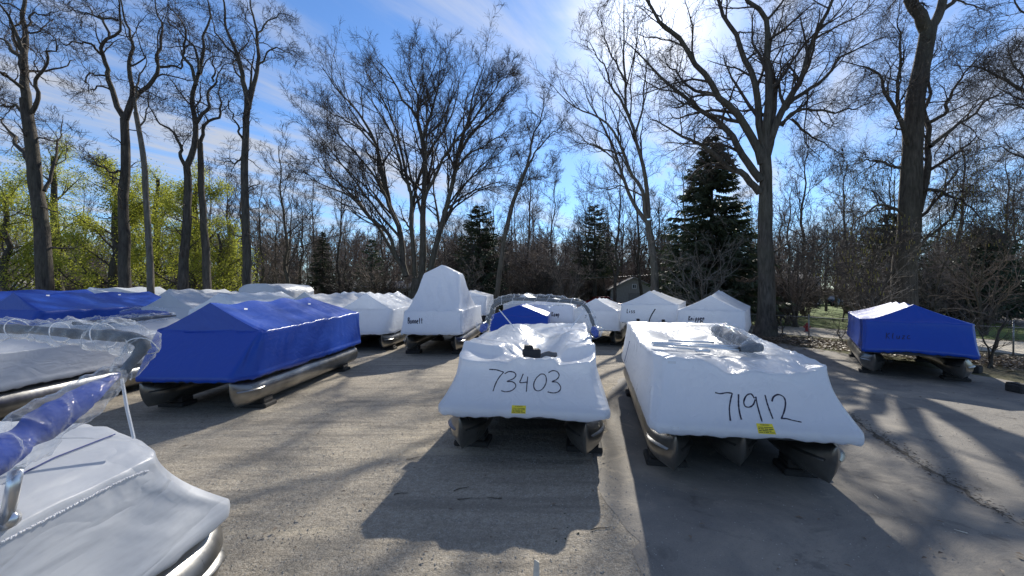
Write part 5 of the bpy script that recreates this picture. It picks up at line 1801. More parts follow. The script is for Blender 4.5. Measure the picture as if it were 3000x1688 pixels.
ink('A', s6([[(705, 490), (770, 495), (832, 515)], [(832, 515), (790, 565), (760, 620), (738, 685)],
             [(840, 530), (880, 510), (925, 518), (940, 545), (915, 575), (860, 598), (905, 600), (935, 620), (935, 650), (900, 680), (850, 690), (810, 680)],
             [(1005, 530), (985, 580), (978, 608), (1045, 603)], [(1045, 555), (1038, 620), (1032, 690)],
             [(1160, 532), (1120, 570), (1098, 620), (1105, 665), (1135, 682), (1175, 665), (1205, 615), (1208, 565), (1190, 535), (1160, 532)],
             [(1228, 520), (1265, 502), (1305, 512), (1322, 545), (1300, 580), (1258, 600), (1300, 605), (1330, 635), (1335, 665), (1310, 692), (1265, 700), (1220, 690)]]), .019)
ink('B', s7([[(892, 597), (930, 605), (980, 598), (1022, 602)], [(1022, 602), (1010, 650), (1000, 720), (1008, 812)], [(1070, 610), (1070, 690), (1080, 760), (1092, 803)],
             [(1190, 640), (1165, 608), (1130, 620), (1110, 665), (1120, 700), (1150, 708), (1180, 690), (1197, 650)], [(1200, 628), (1212, 690), (1228, 750), (1248, 817)],
             [(1270, 615), (1290, 690), (1330, 797)], [(1322, 665), (1335, 630), (1370, 612), (1410, 630), (1425, 670), (1418, 730), (1395, 795)],
             [(1390, 795), (1430, 795), (1480, 808), (1548, 822)]]), .021)
ink('J', word('Bonnett', 1195, 948, 1240, 948, 17), .036)
ink('M', word('Kamp', 1616, 927, 1640, 927, 13), .036)
ink('O', word('Liss', 1836, 917, 1862, 917, 12), .036)
ink('P', word('Knippen', 2016, 940, 2064, 939, 14, .15), .034)
ink('N', word('J', 1712, 932, 1722, 932, 8) + word('on', 1735, 934, 1748, 934, 11), .022)
ink('Q', word('Kluzc', 2594, 993, 2672, 993, 18, .1), .022, mat_='marker_blue')


def sticker(key, quad):
    """yellow warning label; quad = photo corners TL, TR, BR, BL"""
    bv, root = caster(key)
    q = np.array(quad, float)

    def at(u_, v_, off):
        p = (q[0] * (1 - u_) + q[1] * u_) * (1 - v_) + (q[3] * (1 - u_) + q[2] * u_) * v_
        return np.array(on_cover(bv, p[0], p[1], off)[0])
    n = 6
    V = [at(a / n, b / n, .005) for b in range(n + 1) for a in range(n + 1)]
    i = np.array([b * (n + 1) + a for b in range(n) for a in range(n)])
    st = mk('warning_sticker', to_local(root, V), np.stack([i, i + n + 1, i + n + 2, i + 1], 1), M['yellow'], root)
    fc = bpy.data.curves.new('txt', 'FONT')
    fc.body = 'WARNING!'
    fo = bpy.data.objects.new('txt', fc)
    COL.objects.link(fo)
    bpy.context.view_layer.update()
    me = bpy.data.meshes.new_from_object(fo)
    co = np.array([v.co[:2] for v in me.vertices])
    co = (co - co.min(0)) / (co.max(0) - co.min(0))
    pts = [at(.22 + .56 * u_, .22 - .15 * v_, .008) for u_, v_ in co]
    f3, f4 = [], []
    for p in me.polygons:
        v_ = list(p.vertices)
        for k in range(1, len(v_) - 1):
            f3.append([v_[0], v_[k], v_[k + 1]])
    mk('printed_heading', to_local(root, pts), np.array(f3), M['dark'], st, False)
    bpy.data.objects.remove(fo)
    mb = MB()
    for row, words in enumerate([[(.06, .36), (.40, .93)], [(.06, .16), (.20, .38), (.42, .62), (.66, .93)], [(.07, .22), (.27, .62), (.66, .78)], [(.06, .27), (.31, .37), (.41, .62), (.67, .95)]]):
        v0 = .36 + row * .155
        for a, b in words:
            mb.add(to_local(root, [at(a, v0, .008), at(b, v0, .008), at(b, v0 + .055, .008), at(a, v0 + .055, .008)]), [[0, 1, 2, 3]])
    mb.build('printed_lines', M['dark'], st)


sticker('A', [(1500, 1188), (1541, 1189), (1540, 1212), (1498, 1211)])
sticker('B', [(2215, 1241), (2262, 1243), (2274, 1273), (2222, 1270)])


def tape(key, spots_):
    bv, root = caster(key)
    mb = MB()
    for px, py, w_, h_ in spots_:
        q = [on_cover(bv, px + a * w_, py + b * h_, .006)[0] for a, b in ((-1, -1), (1, -.8), (1, 1), (-1, .8))]
        if all(v_ is not None for v_ in q):
            mb.add(to_local(root, [np.array(v_) for v_ in q]), [[0, 1, 2, 3]])
    if mb.n:
        mb.build('tape_patch', M['strap'], root)


tape('C', [(720, 906, 5, 2.5), (906, 891, 4, 2), (668, 1118, 4, 4)])
tape('A', [(1507, 968, 4, 2.5), (1676, 978, 5, 2)])
tape('B', [(1968, 1062, 12, 4), (1980, 1255, 9, 5)])
tape('F', [(140, 866, 5, 2), (350, 864, 4, 1.5)])

# ------------------------------------------------------------------ folded biminis in clear film
def film_tube(P, r, sides=26, n=70, amp=.25, seed=1, twist=2.5, ridged=False):
    P = spline(P, n)
    s = np.concatenate([[0], np.cumsum(np.linalg.norm(np.diff(P, axis=0), axis=1))])
    R = np.broadcast_to(np.asarray(r, float) if np.ndim(r) == 0 else np.interp(np.linspace(0, 1, n), np.linspace(0, 1, len(r)), r), (n,))
    V, F = tubes(P[None], np.ones((1, n)), sides)
    V = V.reshape(n, sides, 3)
    a = np.arange(sides) * 2 * math.pi / sides
    ph = (s[:, None] / R.mean() * twist * .5 + a[None])
    w = 1 + amp * (.55 * sn((ph * 1.6).ravel(), seed).reshape(n, sides) + .45 * n2(s[:, None] / R.mean() * 1.6, a[None] * 2 + 0 * s[:, None], seed, 1.5) * .5)
    if ridged:          # sharp gathers running along and round the bundle
        q1 = np.abs(n2(s[:, None] / R.mean() * .8 + a[None] * 1.2, a[None] * 2.2 - s[:, None] / R.mean() * .3, seed + 4, 1.6))
        q2 = np.abs(n2(s[:, None] / R.mean() * 1.7 - a[None], a[None] * 3 + 0 * s[:, None], seed + 6, 2.2))
        w = w + amp * (.55 - .9 * np.minimum(q1, .8) - .5 * np.minimum(q2, .8) + .35)
    w = w * (1 + .18 * sn(s / R.mean() * .55, seed + 2))[:, None]
    V = P[:, None] + (V - P[:, None]) * (R[:, None] * w)[..., None]
    return V.reshape(-1, 3), F


def wrapped_roll(root, pts, r_in, r_out, mat_in, seed, name='bimini_roll', amp=.3, ends=True, twist=2.5, bands=0):
    P = to_local(root, pts)
    V, F = film_tube(P, np.asarray(r_in) * .82, 18, 60, .18, seed + 1, 1.0)
    core = mk(name, V, F, M[mat_in], root)
    V, F = film_tube(P, r_out, 34, 130, amp, seed, twist, True)
    mk('plastic_wrap', V, F, M['clear'], core)
    if bands:
        mb = MB()
        Q = spline(P, 200)
        for k in range(bands):
            i = int(10 + 180 * (k + .3) / bands)
            t = Q[i + 3] - Q[i - 3]
            t /= np.linalg.norm(t)
            u_ = np.cross(t, [0, 0, 1.0])
            u_ /= np.linalg.norm(u_) + 1e-9
            w_ = np.cross(u_, t)
            a = np.linspace(0, 2 * math.pi, 20)
            ro = np.interp(i / 199, np.linspace(0, 1, np.size(r_out)), np.atleast_1d(r_out)) * .97
            ring = Q[i] + (np.cos(a)[:, None] * u_ + np.sin(a)[:, None] * w_) * ro + t * (np.sin(a) * ro * .35 + sn(a, k, ro * .15))[:, None]
            mb = MB()
            mb.tube(ring, .0035, 5, False)
            mb.build('tie_band', M['strap'], core, True)
    return core


# boat A: hoop standing across the boat
A = BOATS['A'][0]
hoop = [W(1424, 960, 9.55), W(1436, 925, 9.55), W(1448, 893, 9.5), W(1475, 880, 9.5), W(1530, 876, 9.45), W(1590, 879, 9.4), W(1650, 883, 9.3), W(1702, 890, 9.25), W(1722, 908, 9.2), W(1733, 935, 9.2), W(1742, 962, 9.2)]
wrapped_roll(A, hoop, .045, [.07, .065, .08, .10, .10, .10, .10, .085, .065, .065, .07], 'fab_grey', 301, 'bimini_hoop', .30, twist=3, bands=11)
for q, (a, b) in enumerate([((1426, 948, 9.5), (1408, 972, 9.45)), ((1738, 958, 9.2), (1748, 988, 9.1))]):
    c = [W(*a), (W(*a) + W(*b)) / 2, W(*b)]
    wrapped_roll(A, c, [.05, .11, .04], [.07, .16, .10], 'fab_blue', 310 + q, 'bimini_boot', .35)
mb = MB()
for a, b in (((1462, 907, 9.4), (1506, 960, 9.0)), ((1712, 908, 9.2), (1672, 962, 8.9))):
    p0, p1 = to_local(A, W(*a)), to_local(A, W(*b))
    dv = (p1 - p0) / np.linalg.norm(p1 - p0)
    sd = np.cross(dv, [0, 1, 0]) * .014
    mb.add([p0 - sd, p0 + sd, p1 + sd, p1 - sd, p0 - sd + [0, .004, 0], p0 + sd + [0, .004, 0], p1 + sd + [0, .004, 0], p1 - sd + [0, .004, 0]], [[0, 1, 2, 3], [7, 6, 5, 4], [0, 3, 7, 4], [1, 5, 6, 2]])
mb.build('hold_down_strap', M['strap'], A)
# black moulded bracket poking through the sunken front of cover A
mb = MB()
p = to_local(A, W(1558, 1035, 7.55))
Rz = Matrix.Rotation(math.radians(12), 3, 'Z')
mb.box(p + [0, 0, -.02], (.30, .20, .20), Rz, .02)
mb.box(p + [-.06, .02, .09], (.16, .16, .10), Rz, .02)
mb.box(p + [-.13, -.05, .02], (.06, .14, .09), Rz, .01)
mb.build('seat_bracket', M['dark'], A)
V, F = film_tube(to_local(A, [W(1578, 1047, 7.5), W(1600, 1037, 7.6), W(1628, 1040, 7.7)]), .045, 12, 20, .2, 9, 1)
mk('exposed_hose', V, F, M['fab_grey'], A)

# boat B: bimini laid flat, poles across, cloth roll along the right side
Bt = BOATS['B'][0]
wrapped_roll(Bt, [W(2092, 966, 9.4), W(2122, 975, 8.7), W(2158, 990, 7.9), W(2196, 1008, 7.3), W(2222, 1020, 7.05)], [.10, .13, .14, .14, .09], [.13, .17, .18, .19, .14], 'fab_grey', 330, 'bimini_roll', .22, twist=3.5)
wrapped_roll(Bt, [W(2166, 1024, 6.95), W(2192, 1021, 6.95), W(2228, 1018, 7.0)], [.05, .10, .09], [.055, .13, .13], 'fab_grey', 335, 'bimini_roll_end', .2)
for a, b, rr in (((1909, 1004, 7.35), (2170, 1017, 7.0), .022), ((1915, 1008, 7.25), (2168, 1022, 6.95), .020), ((1958, 999, 7.5), (2092, 1004, 7.3), .020), ((2024, 1013, 7.15), (2165, 1027, 6.9), .018), ((2036, 1027, 6.9), (2080, 1029, 6.85), .026), ((1912, 1012, 7.2), (2045, 1025, 6.95), .016)):
    mb = MB()
    mb.tube(to_local(Bt, [W(*a), (W(*a) + W(*b)) / 2 + [0, 0, .004], W(*b)]), rr, 10)
    mb.build('bimini_pole', M['alu_pole'], Bt, True)
V, F = film_tube(to_local(Bt, [W(1906, 1005, 7.35), W(1918, 1005, 7.3), W(1945, 1007, 7.25)]), [.03, .07, .04], 14, 20, .3, 31, 2)
mk('pole_end_wrap', V, F, M['clear'], Bt)
mb = MB()
for pts in ([(1815, 1000), (1816, 1040), (1817, 1080), (1814, 1112)], [(1845, 1000), (1835, 1040), (1826, 1075), (1822, 1108)]):
    bvB, _ = caster('B')
    pp = [np.array(h) for h in (on_cover(bvB, *p_, .006)[0] for p_ in resample(pts, 16)) if h is not None]
    if len(pp) > 3:
        mb.tube(to_local(Bt, pp), .006, 5)
if mb.n:
    mb.build('tie_cord', M['cord'], Bt)

# boat D: folded bimini propped over the bow, blue boot on the near arm
D = BOATS['D'][0]
wrapped_roll(D, [W(-120, 1420, 1.75), W(-20, 1345, 1.95), W(60, 1288, 2.1), W(140, 1235, 2.25), W(230, 1175, 2.45), W(300, 1128, 2.65), W(345, 1098, 2.8)], [.01, .085, .09, .09, .085, .05, .02], [.012, .105, .11, .11, .11, .09, .055], 'fab_blue', 340, 'bimini_boot', .22, twist=2.0)
wrapped_roll(D, [W(352, 1100, 2.82), W(385, 1062, 2.86), W(418, 1020, 2.9), W(412, 1000, 2.92), W(360, 985, 2.95), W(285, 982, 3.0), W(180, 974, 3.05), W(80, 966, 3.1), W(-60, 962, 3.15), W(-200, 964, 3.2)], [.03, .05, .05, .045, .04, .04, .04, .045, .045, .045], [.06, .095, .09, .085, .07, .07, .075, .08, .08, .08], 'fab_grey', 345, 'bimini_hoop', .34, twist=2.6, bands=5)
mb = MB()
mb.tube(to_local(D, [W(48, 1375, 2.1), W(36, 1440, 2.1), W(18, 1530, 2.1)]), .028, 12)
mb.tube(to_local(D, [W(12, 1528, 2.08), W(30, 1520, 2.12)]), .045, 10)
mb.build('bimini_pole', M['alu_pole'], D, True)
mb = MB()
p0, p1 = to_local(D, W(357, 1110, 2.83)), to_local(D, W(392, 1284, 2.86))
mb.tube(np.array([p0, (p0 + p1) / 2 + [.006, 0, 0], p1]), .010, 6)
mb.build('hold_down_strap', M['strap'], D)
bvD, _ = caster('D')


def draped(pts, n, off):
    res = [on_cover(bvD, *p_, off)[0] for p_ in resample(pts, n)]
    return np.array([np.array(h) for h in res if h is not None])


mb = MB()
q = draped([(20, 1415), (160, 1345), (335, 1277)], 30, .012)
if len(q) > 3:
    mb.tube(to_local(D, q), .0045, 5)
    mb.build('tie_cord', M['cord'], D)
mb = MB()
q = draped([(2, 1590), (90, 1545), (180, 1500), (270, 1452), (350, 1412), (395, 1392), (436, 1380)], 120, .006)
if len(q) > 10:
    q = to_local(D, q)
    for k in range(0, len(q) - 1):
        mb.box(q[k] + rng.normal(size=3) * .002 + [0, 0, .003], (.007, .010, .011), None, .0025)
    mb.build('weld_seam', M['strap'], D)

# boat E: bundles of film and cloth lying on the roof
E = BOATS['E'][0]
wrapped_roll(E, [W(215, 948, 10.2), W(290, 944, 10.8), W(380, 938, 11.3), W(470, 928, 11.9), W(515, 925, 12.2)], [.05, .07, .07, .06, .03], [.08, .12, .12, .11, .06], 'fab_grey', 350, 'bimini_roll', .4, twist=3)
wrapped_roll(E, [W(352, 920, 12.6), W(400, 916, 12.8), W(450, 917, 13.0), W(500, 920, 13.0)], [.05, .10, .10, .05], [.08, .16, .16, .10], 'fab_blue', 355, 'bimini_boot', .25)

# ------------------------------------------------------------------ fence, hydrant, blocks
fence_root = thing('wire_fence', 'low wire fence with thin steel posts along the right of the yard', 'fence', (13.4, 27.0, 0))
FP = [np.array([13.4, 27.0]) + k * np.array([1.28, -2.03]) for k in range(8)]
M['steel'] = simple('galvanised_steel', (0.30, 0.30, 0.29), .5, .7, .2)
for k, p in enumerate(FP):
    mb = MB()
    q = p - FP[0]
    h = 1.45 if k % 2 else 1.3
    mb.tube([[q[0], q[1], 0], [q[0], q[1], h]], .028, 8)
    mb.tube([[q[0], q[1], h], [q[0], q[1], h + .03]], .034, 8)
    mb.build('post', M['steel'], fence_root, True)
e = FP[-1] - FP[0]
for z in (1.2, .18):
    mb = MB()
    mb.tube([[e[0] * t, e[1] * t, z - .02 * math.sin(t * 7 * math.pi) ** 2] for t in np.linspace(0, 1, 29)], .014 if z > 1 else .006, 6)
    mb.build('rail', M['steel'], fence_root, True)
# woven wire between the rails
n = int(np.linalg.norm(e) / .11)
t = np.arange(n) / n
P = []
for sg in (-1, 1):
    a = np.column_stack([e[0] * t, e[1] * t, np.full(n, .10 if sg > 0 else 1.19)])
    dt = 1.09 / np.linalg.norm(e)
    b = np.column_stack([e[0] * (t + dt * 1), e[1] * (t + dt * 1), np.full(n, 1.19 if sg > 0 else .10)])
    P.append(np.stack([a, b], 1))
P = np.concatenate(P)
V, F = tubes(P, np.full(P.shape[:2], .0016), 3)
mk('wire_mesh', V, F, M['steel'], fence_root, False, kind='stuff')

M['red'] = simple('red_paint', (0.30, 0.028, 0.025), .45, 0, .25, 12)
hyd = thing('fire_hydrant', 'small red fire hydrant beyond the wire fence', 'hydrant', (18.6, 26.9, 0))


def lathe(prof, m, parent, name, sides=18, axis='z', c=(0, 0, 0)):
    P = np.array([[[0, 0, z] for _, z in prof]], float)
    R = np.array([[r_ for r_, _ in prof]])
    if axis == 'x':
        P = P[..., [2, 1, 0]]
    P = P + np.array(c)
    V, F = tubes(P + np.arange(len(prof))[None, :, None] * 1e-6, R, sides)
    return mk(name, V, F, m, parent)


lathe([(.15, 0), (.15, .04), (.10, .05), (.10, .36), (.13, .37), (.13, .41), (.10, .43), (.07, .50), (.03, .53), (.03, .57), (.004, .575)], M['red'], hyd, 'barrel')
for sg in (-1, 1):
    lathe([(.05, sg * .08), (.05, sg * .15), (.065, sg * .15), (.065, sg * .20), (.02, sg * .21), (.02, sg * .235), (.002, sg * .24)], M['red'], hyd, 'outlet', 12, 'x', (0, 0, .30))

for k, (px, py, s_, lab) in enumerate([(2856, 1092, .36, 'dark loose block lying right of the blue boat'), (2985, 1150, .40, 'dark loose block at the right edge of the asphalt')]):
    mb = MB()
    Y = 3437.0 / (py - 844)
    mb.box((0, 0, .10), (s_, s_ * .8, .20), None, .02)
    mb.box((0, 0, .215), (s_ * .5, s_ * .4, .035), None, .012)
    for sg in (-1, 1):
        mb.box((sg * s_ * .36, 0, .21), (s_ * .22, s_ * .7, .05), None, .01)
    o = mb.build('loose_block', M['block'], None, False, label=lab, category='block', group='loose blocks right of the blue boat')
    o.location = (*W(px, py, Y)[:2], .008)
    o.rotation_euler = (0, 0, .5 + k)
# splintered stake stuck in the gravel near the camera
mb = MB()
P = np.array([[-.03, 0, 0], [.03, 0, 0], [.03, .022, 0], [-.03, .022, 0]])
top = P * [.7, 1, 1] + [0.01, .06, .16]
top[0, 2] += .03
top[3, 2] += .02
mb.add(np.concatenate([P, P * [.95, 1, 1] + [0.004, .03, .08], top]), [[0, 1, 5, 4], [1, 2, 6, 5], [2, 3, 7, 6], [3, 0, 4, 7], [4, 5, 9, 8], [5, 6, 10, 9], [6, 7, 11, 10], [7, 4, 8, 11], [8, 9, 10, 11]])
o = mb.build('wooden_stake', M['stake'], None, False, label='short pale split wooden stake in the gravel at bottom centre', category='stake')
o.location = (.225, 3.98, -.01)
TW = ['thin dark twig in the shadow before the hooped boat, upper one', 'dark twig on sunlit gravel at the left of the hooped boat shadow', 'thin dark twig in the shadow before the hooped boat, lower one',
      'long dark twig by the right end of the shadow at bottom centre', 'dark twig near the middle of the hooped boat shadow', 'dark twig on sunlit gravel beside the left pontoon',
      'pale wood chip on the sunlit asphalt right of the bundled-pole boat', 'pale wood chip at the lower right of the asphalt', 'small pale chip near the long asphalt crack']
for k, (px, py, L_, a) in enumerate([(1330, 1440, .22, .5), (1155, 1452, .18, .2), (1340, 1468, .2, .3), (1730, 1555, .25, .15), (1470, 1465, .2, 2.9), (1190, 1350, .24, .6), (2575, 1465, .10, 1.2), (2840, 1570, .12, 2.2), (2750, 1280, .09, .4)]):
    Y = 3437.0 / (py - 844)
    mb = MB()
    s_ = np.linspace(0, 1, 7)
    mb.tube(np.column_stack([np.cos(a) * L_ * s_, np.sin(a) * L_ * s_ + sn(s_ * 3, k, .02), np.full(7, .018)]), np.linspace(.007, .003, 7), 5)
    o = mb.build('fallen_twig', M['bark'] if k < 6 else M['stake'], None, False, label=TW[k], category='twig', group='fallen twigs on the ground')
    o.location = W(px, py, Y) * [1, 1, 0]

# ------------------------------------------------------------------ buildings behind
M['siding'] = simple('pale_siding', (0.42, 0.41, 0.40), .8, 0, .08)
M['siding_d'] = simple('grey_brown_siding', (0.36, 0.33, 0.30), .85, 0, .15)
M['block_wall'] = simple('pale_block_wall', (0.40, 0.395, 0.38), .9, 0, .12)
M['shingle'] = simple('grey_shingles', (0.30, 0.285, 0.265), .9, 0, .25, 3, .5, 12)
M['trim'] = simple('white_trim', (0.7, 0.7, 0.7), .6)
M['glass'] = simple('dark_window_glass', (0.02, 0.025, 0.03), .08, 0, .1, spec=.8)
M['door'] = simple('grey_brown_door', (0.26, 0.24, 0.22), .6)


def house(name, label, cat, x, y, rot, w, d, hw, hr, wall, windows, over=.4, gable_front=False, door=None, garage=None):
    """w along local x, d along y (away). Ridge along x unless gable_front"""
    root = thing(name, label, cat, (x, y, 0), math.radians(rot))
    mb = MB()
    mb.box((0, d / 2, hw / 2), (w, d, hw))
    if gable_front:
        for yy in (0, d):
            mb.add([[-w / 2, yy, hw], [w / 2, yy, hw], [0, yy, hr]], None, [[0, 1, 2]])
    else:
        for xx in (-w / 2, w / 2):
            mb.add([[xx, 0, hw], [xx, d, hw], [xx, d / 2, hr]], None, [[0, 1, 2]])
    mb.build('wall', wall, root)
    mr = MB()
    th = .14
    if gable_front:
        sl = (hr - hw) / (w / 2)
        for sg in (-1, 1):
            a = np.array([[0, -over, hr + .02], [sg * (w / 2 + over), -over, hw - sl * over + .02], [sg * (w / 2 + over), d + over, hw - sl * over + .02], [0, d + over, hr + .02]])
            mr.add(np.concatenate([a, a + [0, 0, th]]), [[0, 1, 2, 3], [7, 6, 5, 4], [0, 4, 5, 1], [1, 5, 6, 2], [2, 6, 7, 3]])
    else:
        sl = (hr - hw) / (d / 2)
        for sg in (-1, 1):
            yy = d / 2 + sg * (d / 2 + over)
            a = np.array([[-w / 2 - over, d / 2, hr + .02], [w / 2 + over, d / 2, hr + .02], [w / 2 + over, yy, hw - sl * over + .02], [-w / 2 - over, yy, hw - sl * over + .02]])
            mr.add(np.concatenate([a, a + [0, 0, th]]), [[0, 1, 2, 3], [7, 6, 5, 4], [0, 4, 5, 1], [1, 5, 6, 2], [2, 6, 7, 3], [3, 7, 4, 0]])
    mr.build('roof', M['shingle'], root)
    for wx, wz, ww, wh in windows:
        f = MB()
        for dx, dz, sx, sz in ((0, wh / 2 + .04, ww + .16, .08), (0, -wh / 2 - .04, ww + .16, .08), (-ww / 2 - .04, 0, .08, wh), (ww / 2 + .04, 0, .08, wh), (0, 0, .05, wh)):
            f.box((wx + dx, -.03, wz + dz), (sx, .08, sz))
        fo = f.build('window', M['trim'], root)
        g = MB()
        g.box((wx, -.008, wz), (ww, .03, wh))
        g.build('pane', M['glass'], fo)
    if door:
        g = MB()
        g.box((door[0], -.02, door[2] / 2), (door[1], .06, door[2]))
        g.build('door', M['door'], root)
    return root


house('ranch_house', 'low grey ranch house with pale roof left of the fanning tree', 'house', -23.8, 76, 0, 12.5, 8, 2.7, 3.9, M['siding'], [(-4.6, 1.7, 1.6, 1.0), (-2.2, 1.7, .8, .7), (-1.0, 1.7, .8, .7), (2.6, 1.7, 1.6, 1.0), (5.0, 1.7, .8, .8)], door=(1.0, .95, 2.05))
house('garage', 'small brown gable garage behind the white boat marked Liss', 'garage', 14.9, 52, -8, 5.6, 7.5, 2.55, 3.95, M['siding_d'], [(0, 2.95, .35, .4)], .35, True, door=(.6, 2.6, 2.15))
house('block_building', 'pale block building half hidden by bushes right of the big trunk', 'building', 46.0, 71, 0, 10.5, 8, 4.3, 5.6, M['block_wall'], [(-3, 2.2, 1.6, 1.1), (3.3, 2.2, 1.2, 1.1)], door=(1.0, 1.0, 2.1))
house('white_shed', 'white shed glimpsed at the far left edge between trunks', 'shed', -60.0, 51, 10, 4.5, 3, 2.6, 3.6, M['trim'], [(0, 1.5, .8, .8)], .2, True)
pj = thing('portable_toilet', 'grey portable toilet cabin near the small pointed spruce', 'toilet cabin', (-30.0, 70, 0))
M['pj'] = simple('grey_blue_plastic', (0.16, 0.19, 0.22), .5, 0, .1)
mb = MB()
mb.box((0, .6, 1.1), (1.3, 1.2, 2.1), None, .05)
mb.build('cabin', M['pj'], pj)
mb = MB()
V = []
for s_, z in ((.72, 2.15), (.66, 2.32), (.35, 2.42)):
    V += [[-s_, .6 - s_, z], [s_, .6 - s_, z], [s_, .6 + s_, z], [-s_, .6 + s_, z]]
F = [[a + i, a + (i + 1) % 4, a + 4 + (i + 1) % 4, a + 4 + i] for a in (0, 4) for i in range(4)] + [[8, 9, 10, 11]]
mb.add(V, F)
mb.build('roof_cap', M['trim'], pj)
mb = MB()
mb.box((0, -.015, 1.05), (.75, .04, 1.8), None, .01)
mb.build('door', M['pj'], pj)


# ------------------------------------------------------------------ vehicles far behind
def vehicle(name, label, cat, x, y, rot, prof, glass, paint, wheels, width=1.8, bed=None):
    """side profile (x,z) extruded with tumblehome; local x along the car"""
    root = thing(name, label, cat, (x, y, 0), math.radians(rot))
    pr = np.array(prof, float)
    n = len(pr)
    rings = []
    for t in (-1, -.93, -.6, 0, .6, .93, 1):
        k = np.clip((pr[:, 1] - .9) / .8, 0, 1)
        half = width / 2 * (1 - .16 * k)
        sh = (.93 if abs(t) == 1 else 1.0)
        z = pr[:, 1] * 1.0
        cx = pr[:, 0].mean()
        rings.append(np.column_stack([cx + (pr[:, 0] - cx) * (.985 if abs(t) == 1 else 1), t * half, .05 + (z - .05) * (.985 if abs(t) == 1 else 1)]))
    V = np.concatenate(rings)
    b = (np.arange(len(rings) - 1) * n)[:, None]
    i = np.arange(n)[None]
    F = np.stack([b + i, b + (i + 1) % n, b + n + (i + 1) % n, b + n + i], -1).reshape(-1, 4)
    bm = bmesh.new()
    vs = [bm.verts.new(v_) for v_ in V]
    for f in F:
        bm.faces.new([vs[k] for k in f])
    bm.faces.new([vs[k] for k in range(n)][::-1])
    bm.faces.new([vs[(len(rings) - 1) * n + k] for k in range(n)])
    bmesh.ops.triangulate(bm, faces=[f for f in bm.faces if len(f.verts) > 4])
    bmesh.ops.recalc_face_normals(bm, faces=bm.faces)
    me = bpy.data.meshes.new('body')
    bm.to_mesh(me)
    bm.free()
    me.materials.append(paint)
    link('body', me, root)
    for g in glass:
        for sg in (-1, 1):
            G = np.array(g, float)
            k = np.clip((G[:, 1] - .9) / .8, 0, 1)
            mg = MB()
            hw = width / 2 * (1 - .16 * k) + .012
            mg.add(np.column_stack([G[:, 0], sg * hw, G[:, 1]]), [list(range(len(G)))] if len(G) == 4 else None)
            mg.build('side_window', M['glass'], root)
    for wx in wheels:
        for sg in (-1, 1):
            c = sg * (width / 2 - .08)
            V, F = tubes(np.array([[[wx, c - .11, .33], [wx, c - .10, .33], [wx, c + .10, .33], [wx, c + .11, .33]]]), np.array([[.22, .33, .33, .22]]), 20)
            w = mk('wheel', V, F, M['rubber'], root)
            V, F = tubes(np.array([[[wx, c + sg * .085, .33], [wx, c + sg * .115, .33], [wx, c + sg * .12, .33]]]), np.array([[.2, .19, .01]]), 14)
            mk('rim', V, F, M['rim'], w)
    for xx in (pr[:, 0].min(), pr[:, 0].max()):
        ml = MB()
        for sg in (-1, 1):
            ml.box((xx, sg * width * .38, .75), (.06, .3, .14), None, .02)
        ml.build('lamp', M['trim'] if xx > 0 else M['red'], root)
    return root


def car_paint(name, c):
    return simple(name, c, .25, .2, .05, coat=.8)


suv = [(-2.2, .35), (-2.25, .75), (-2.15, 1.05), (-1.75, 1.62), (-1.3, 1.70), (.2, 1.68), (.95, 1.12), (2.0, .98), (2.2, .75), (2.2, .35), (1.7, .28), (-1.7, .28)]
vehicle('parked_car', 'dark blue-green parked car before the pale block building', 'car', 50.0, 64.0, 3, suv, [[(-1.65, 1.1), (-.5, 1.1), (-.5, 1.58), (-1.45, 1.58)], [(-.42, 1.1), (.75, 1.1), (.2, 1.58), (-.42, 1.58)]], car_paint('dark_teal_paint', (.01, .03, .045)), (-1.35, 1.4))
vehicle('parked_car', 'black parked car left of the blue-green one by the block building', 'car', 44.6, 65.0, 3, suv, [[(-1.65, 1.1), (-.5, 1.1), (-.5, 1.58), (-1.45, 1.58)], [(-.42, 1.1), (.75, 1.1), (.2, 1.58), (-.42, 1.58)]], car_paint('black_paint', (.012, .012, .014)), (-1.35, 1.4))
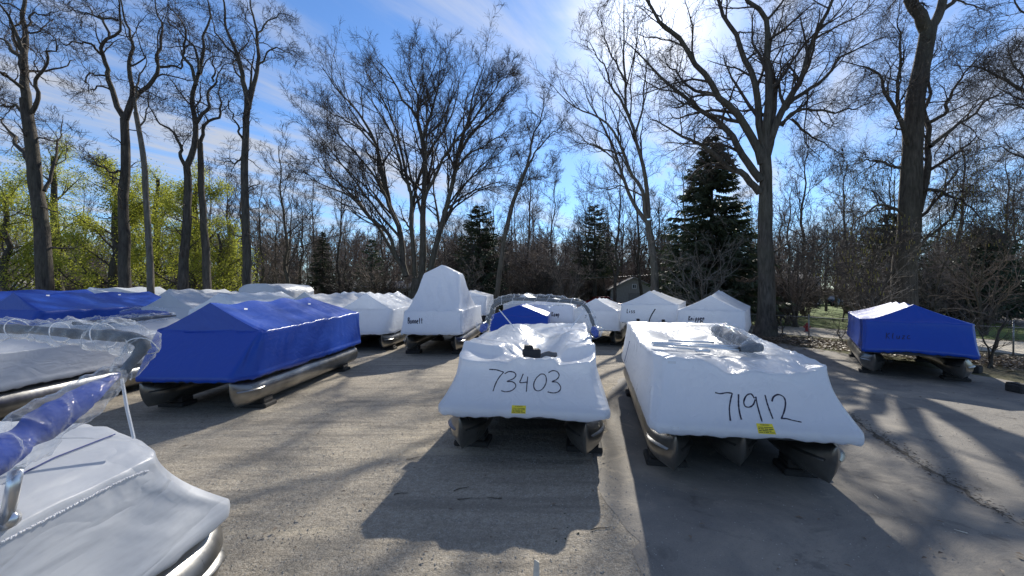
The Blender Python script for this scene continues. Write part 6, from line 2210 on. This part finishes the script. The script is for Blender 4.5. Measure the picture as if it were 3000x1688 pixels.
truck = [(-2.8, .55), (-2.85, 1.0), (-2.8, 1.22), (-.75, 1.22), (-.65, 1.85), (-.3, 1.92), (.5, 1.90), (1.15, 1.28), (2.5, 1.15), (2.75, .9), (2.75, .5), (2.2, .42), (-2.2, .42)]
tk = vehicle('pickup_truck', 'red pickup truck behind the white boats at centre right', 'truck', 9.0, 43.0, 8, truck, [[(-.55, 1.3), (.2, 1.3), (.2, 1.80), (-.5, 1.80)], [(.28, 1.3), (.98, 1.3), (.5, 1.78), (.28, 1.80)]], car_paint('red_truck_paint', (.20, .012, .012)), (-1.75, 1.75), 1.9)
mb = MB()
mb.box((-1.75, 0, 1.245), (1.9, 1.55, .03))
mb.build('bed_cover', M['trim'], tk)

# ------------------------------------------------------------------ poles and wires
M['pole'] = simple('weathered_pole', (0.11, 0.09, 0.075), .9, 0, .2)
up = thing('utility_pole', 'dark utility pole beside the far road', 'pole', (62.0, 80.0, 0))
mb = MB()
mb.tube([[0, 0, 0], [0, 0, 9.0]], [.15, .11], 10)
mb.build('post', M['pole'], up, True)
mb = MB()
mb.box((0, 0, 8.4), (2.0, .10, .12))
mb.build('crossarm', M['pole'], up)


def wire(label, pts, r_):
    mb = MB()
    mb.tube(spline(pts, 40), r_, 5)
    mb.build('overhead_wire', M['steel'], None, True, label=label, category='wire')


wire('thin overhead wire crossing the wood above the garage', [W(1380, 822, 46), W(1580, 818, 46), W(1760, 813, 46), W(1900, 806, 46), W(2040, 800, 46), W(2240, 796, 46)], .012)
wire('thin overhead wire sagging over the far road at right', [W(2690, 750, 60), W(2780, 752, 60), W(2880, 748, 60), W(3020, 738, 60)], .014)
wire('low cable stretched behind the boats at centre', [W(1420, 879, 33), W(1500, 877, 33), W(1700, 874, 33)], .010)
sign = thing('sign_post', 'thin post with small plate near the portable toilet', 'sign', (-33.4, 66, 0))
mb = MB()
mb.tube([[0, 0, 0], [0, 0, 2.9]], .04, 8)
mb.build('post', M['steel'], sign, True)
mb = MB()
mb.box((0, -.05, 2.6), (.45, .02, .5), None, .005)
mb.build('plate', M['trim'], sign)
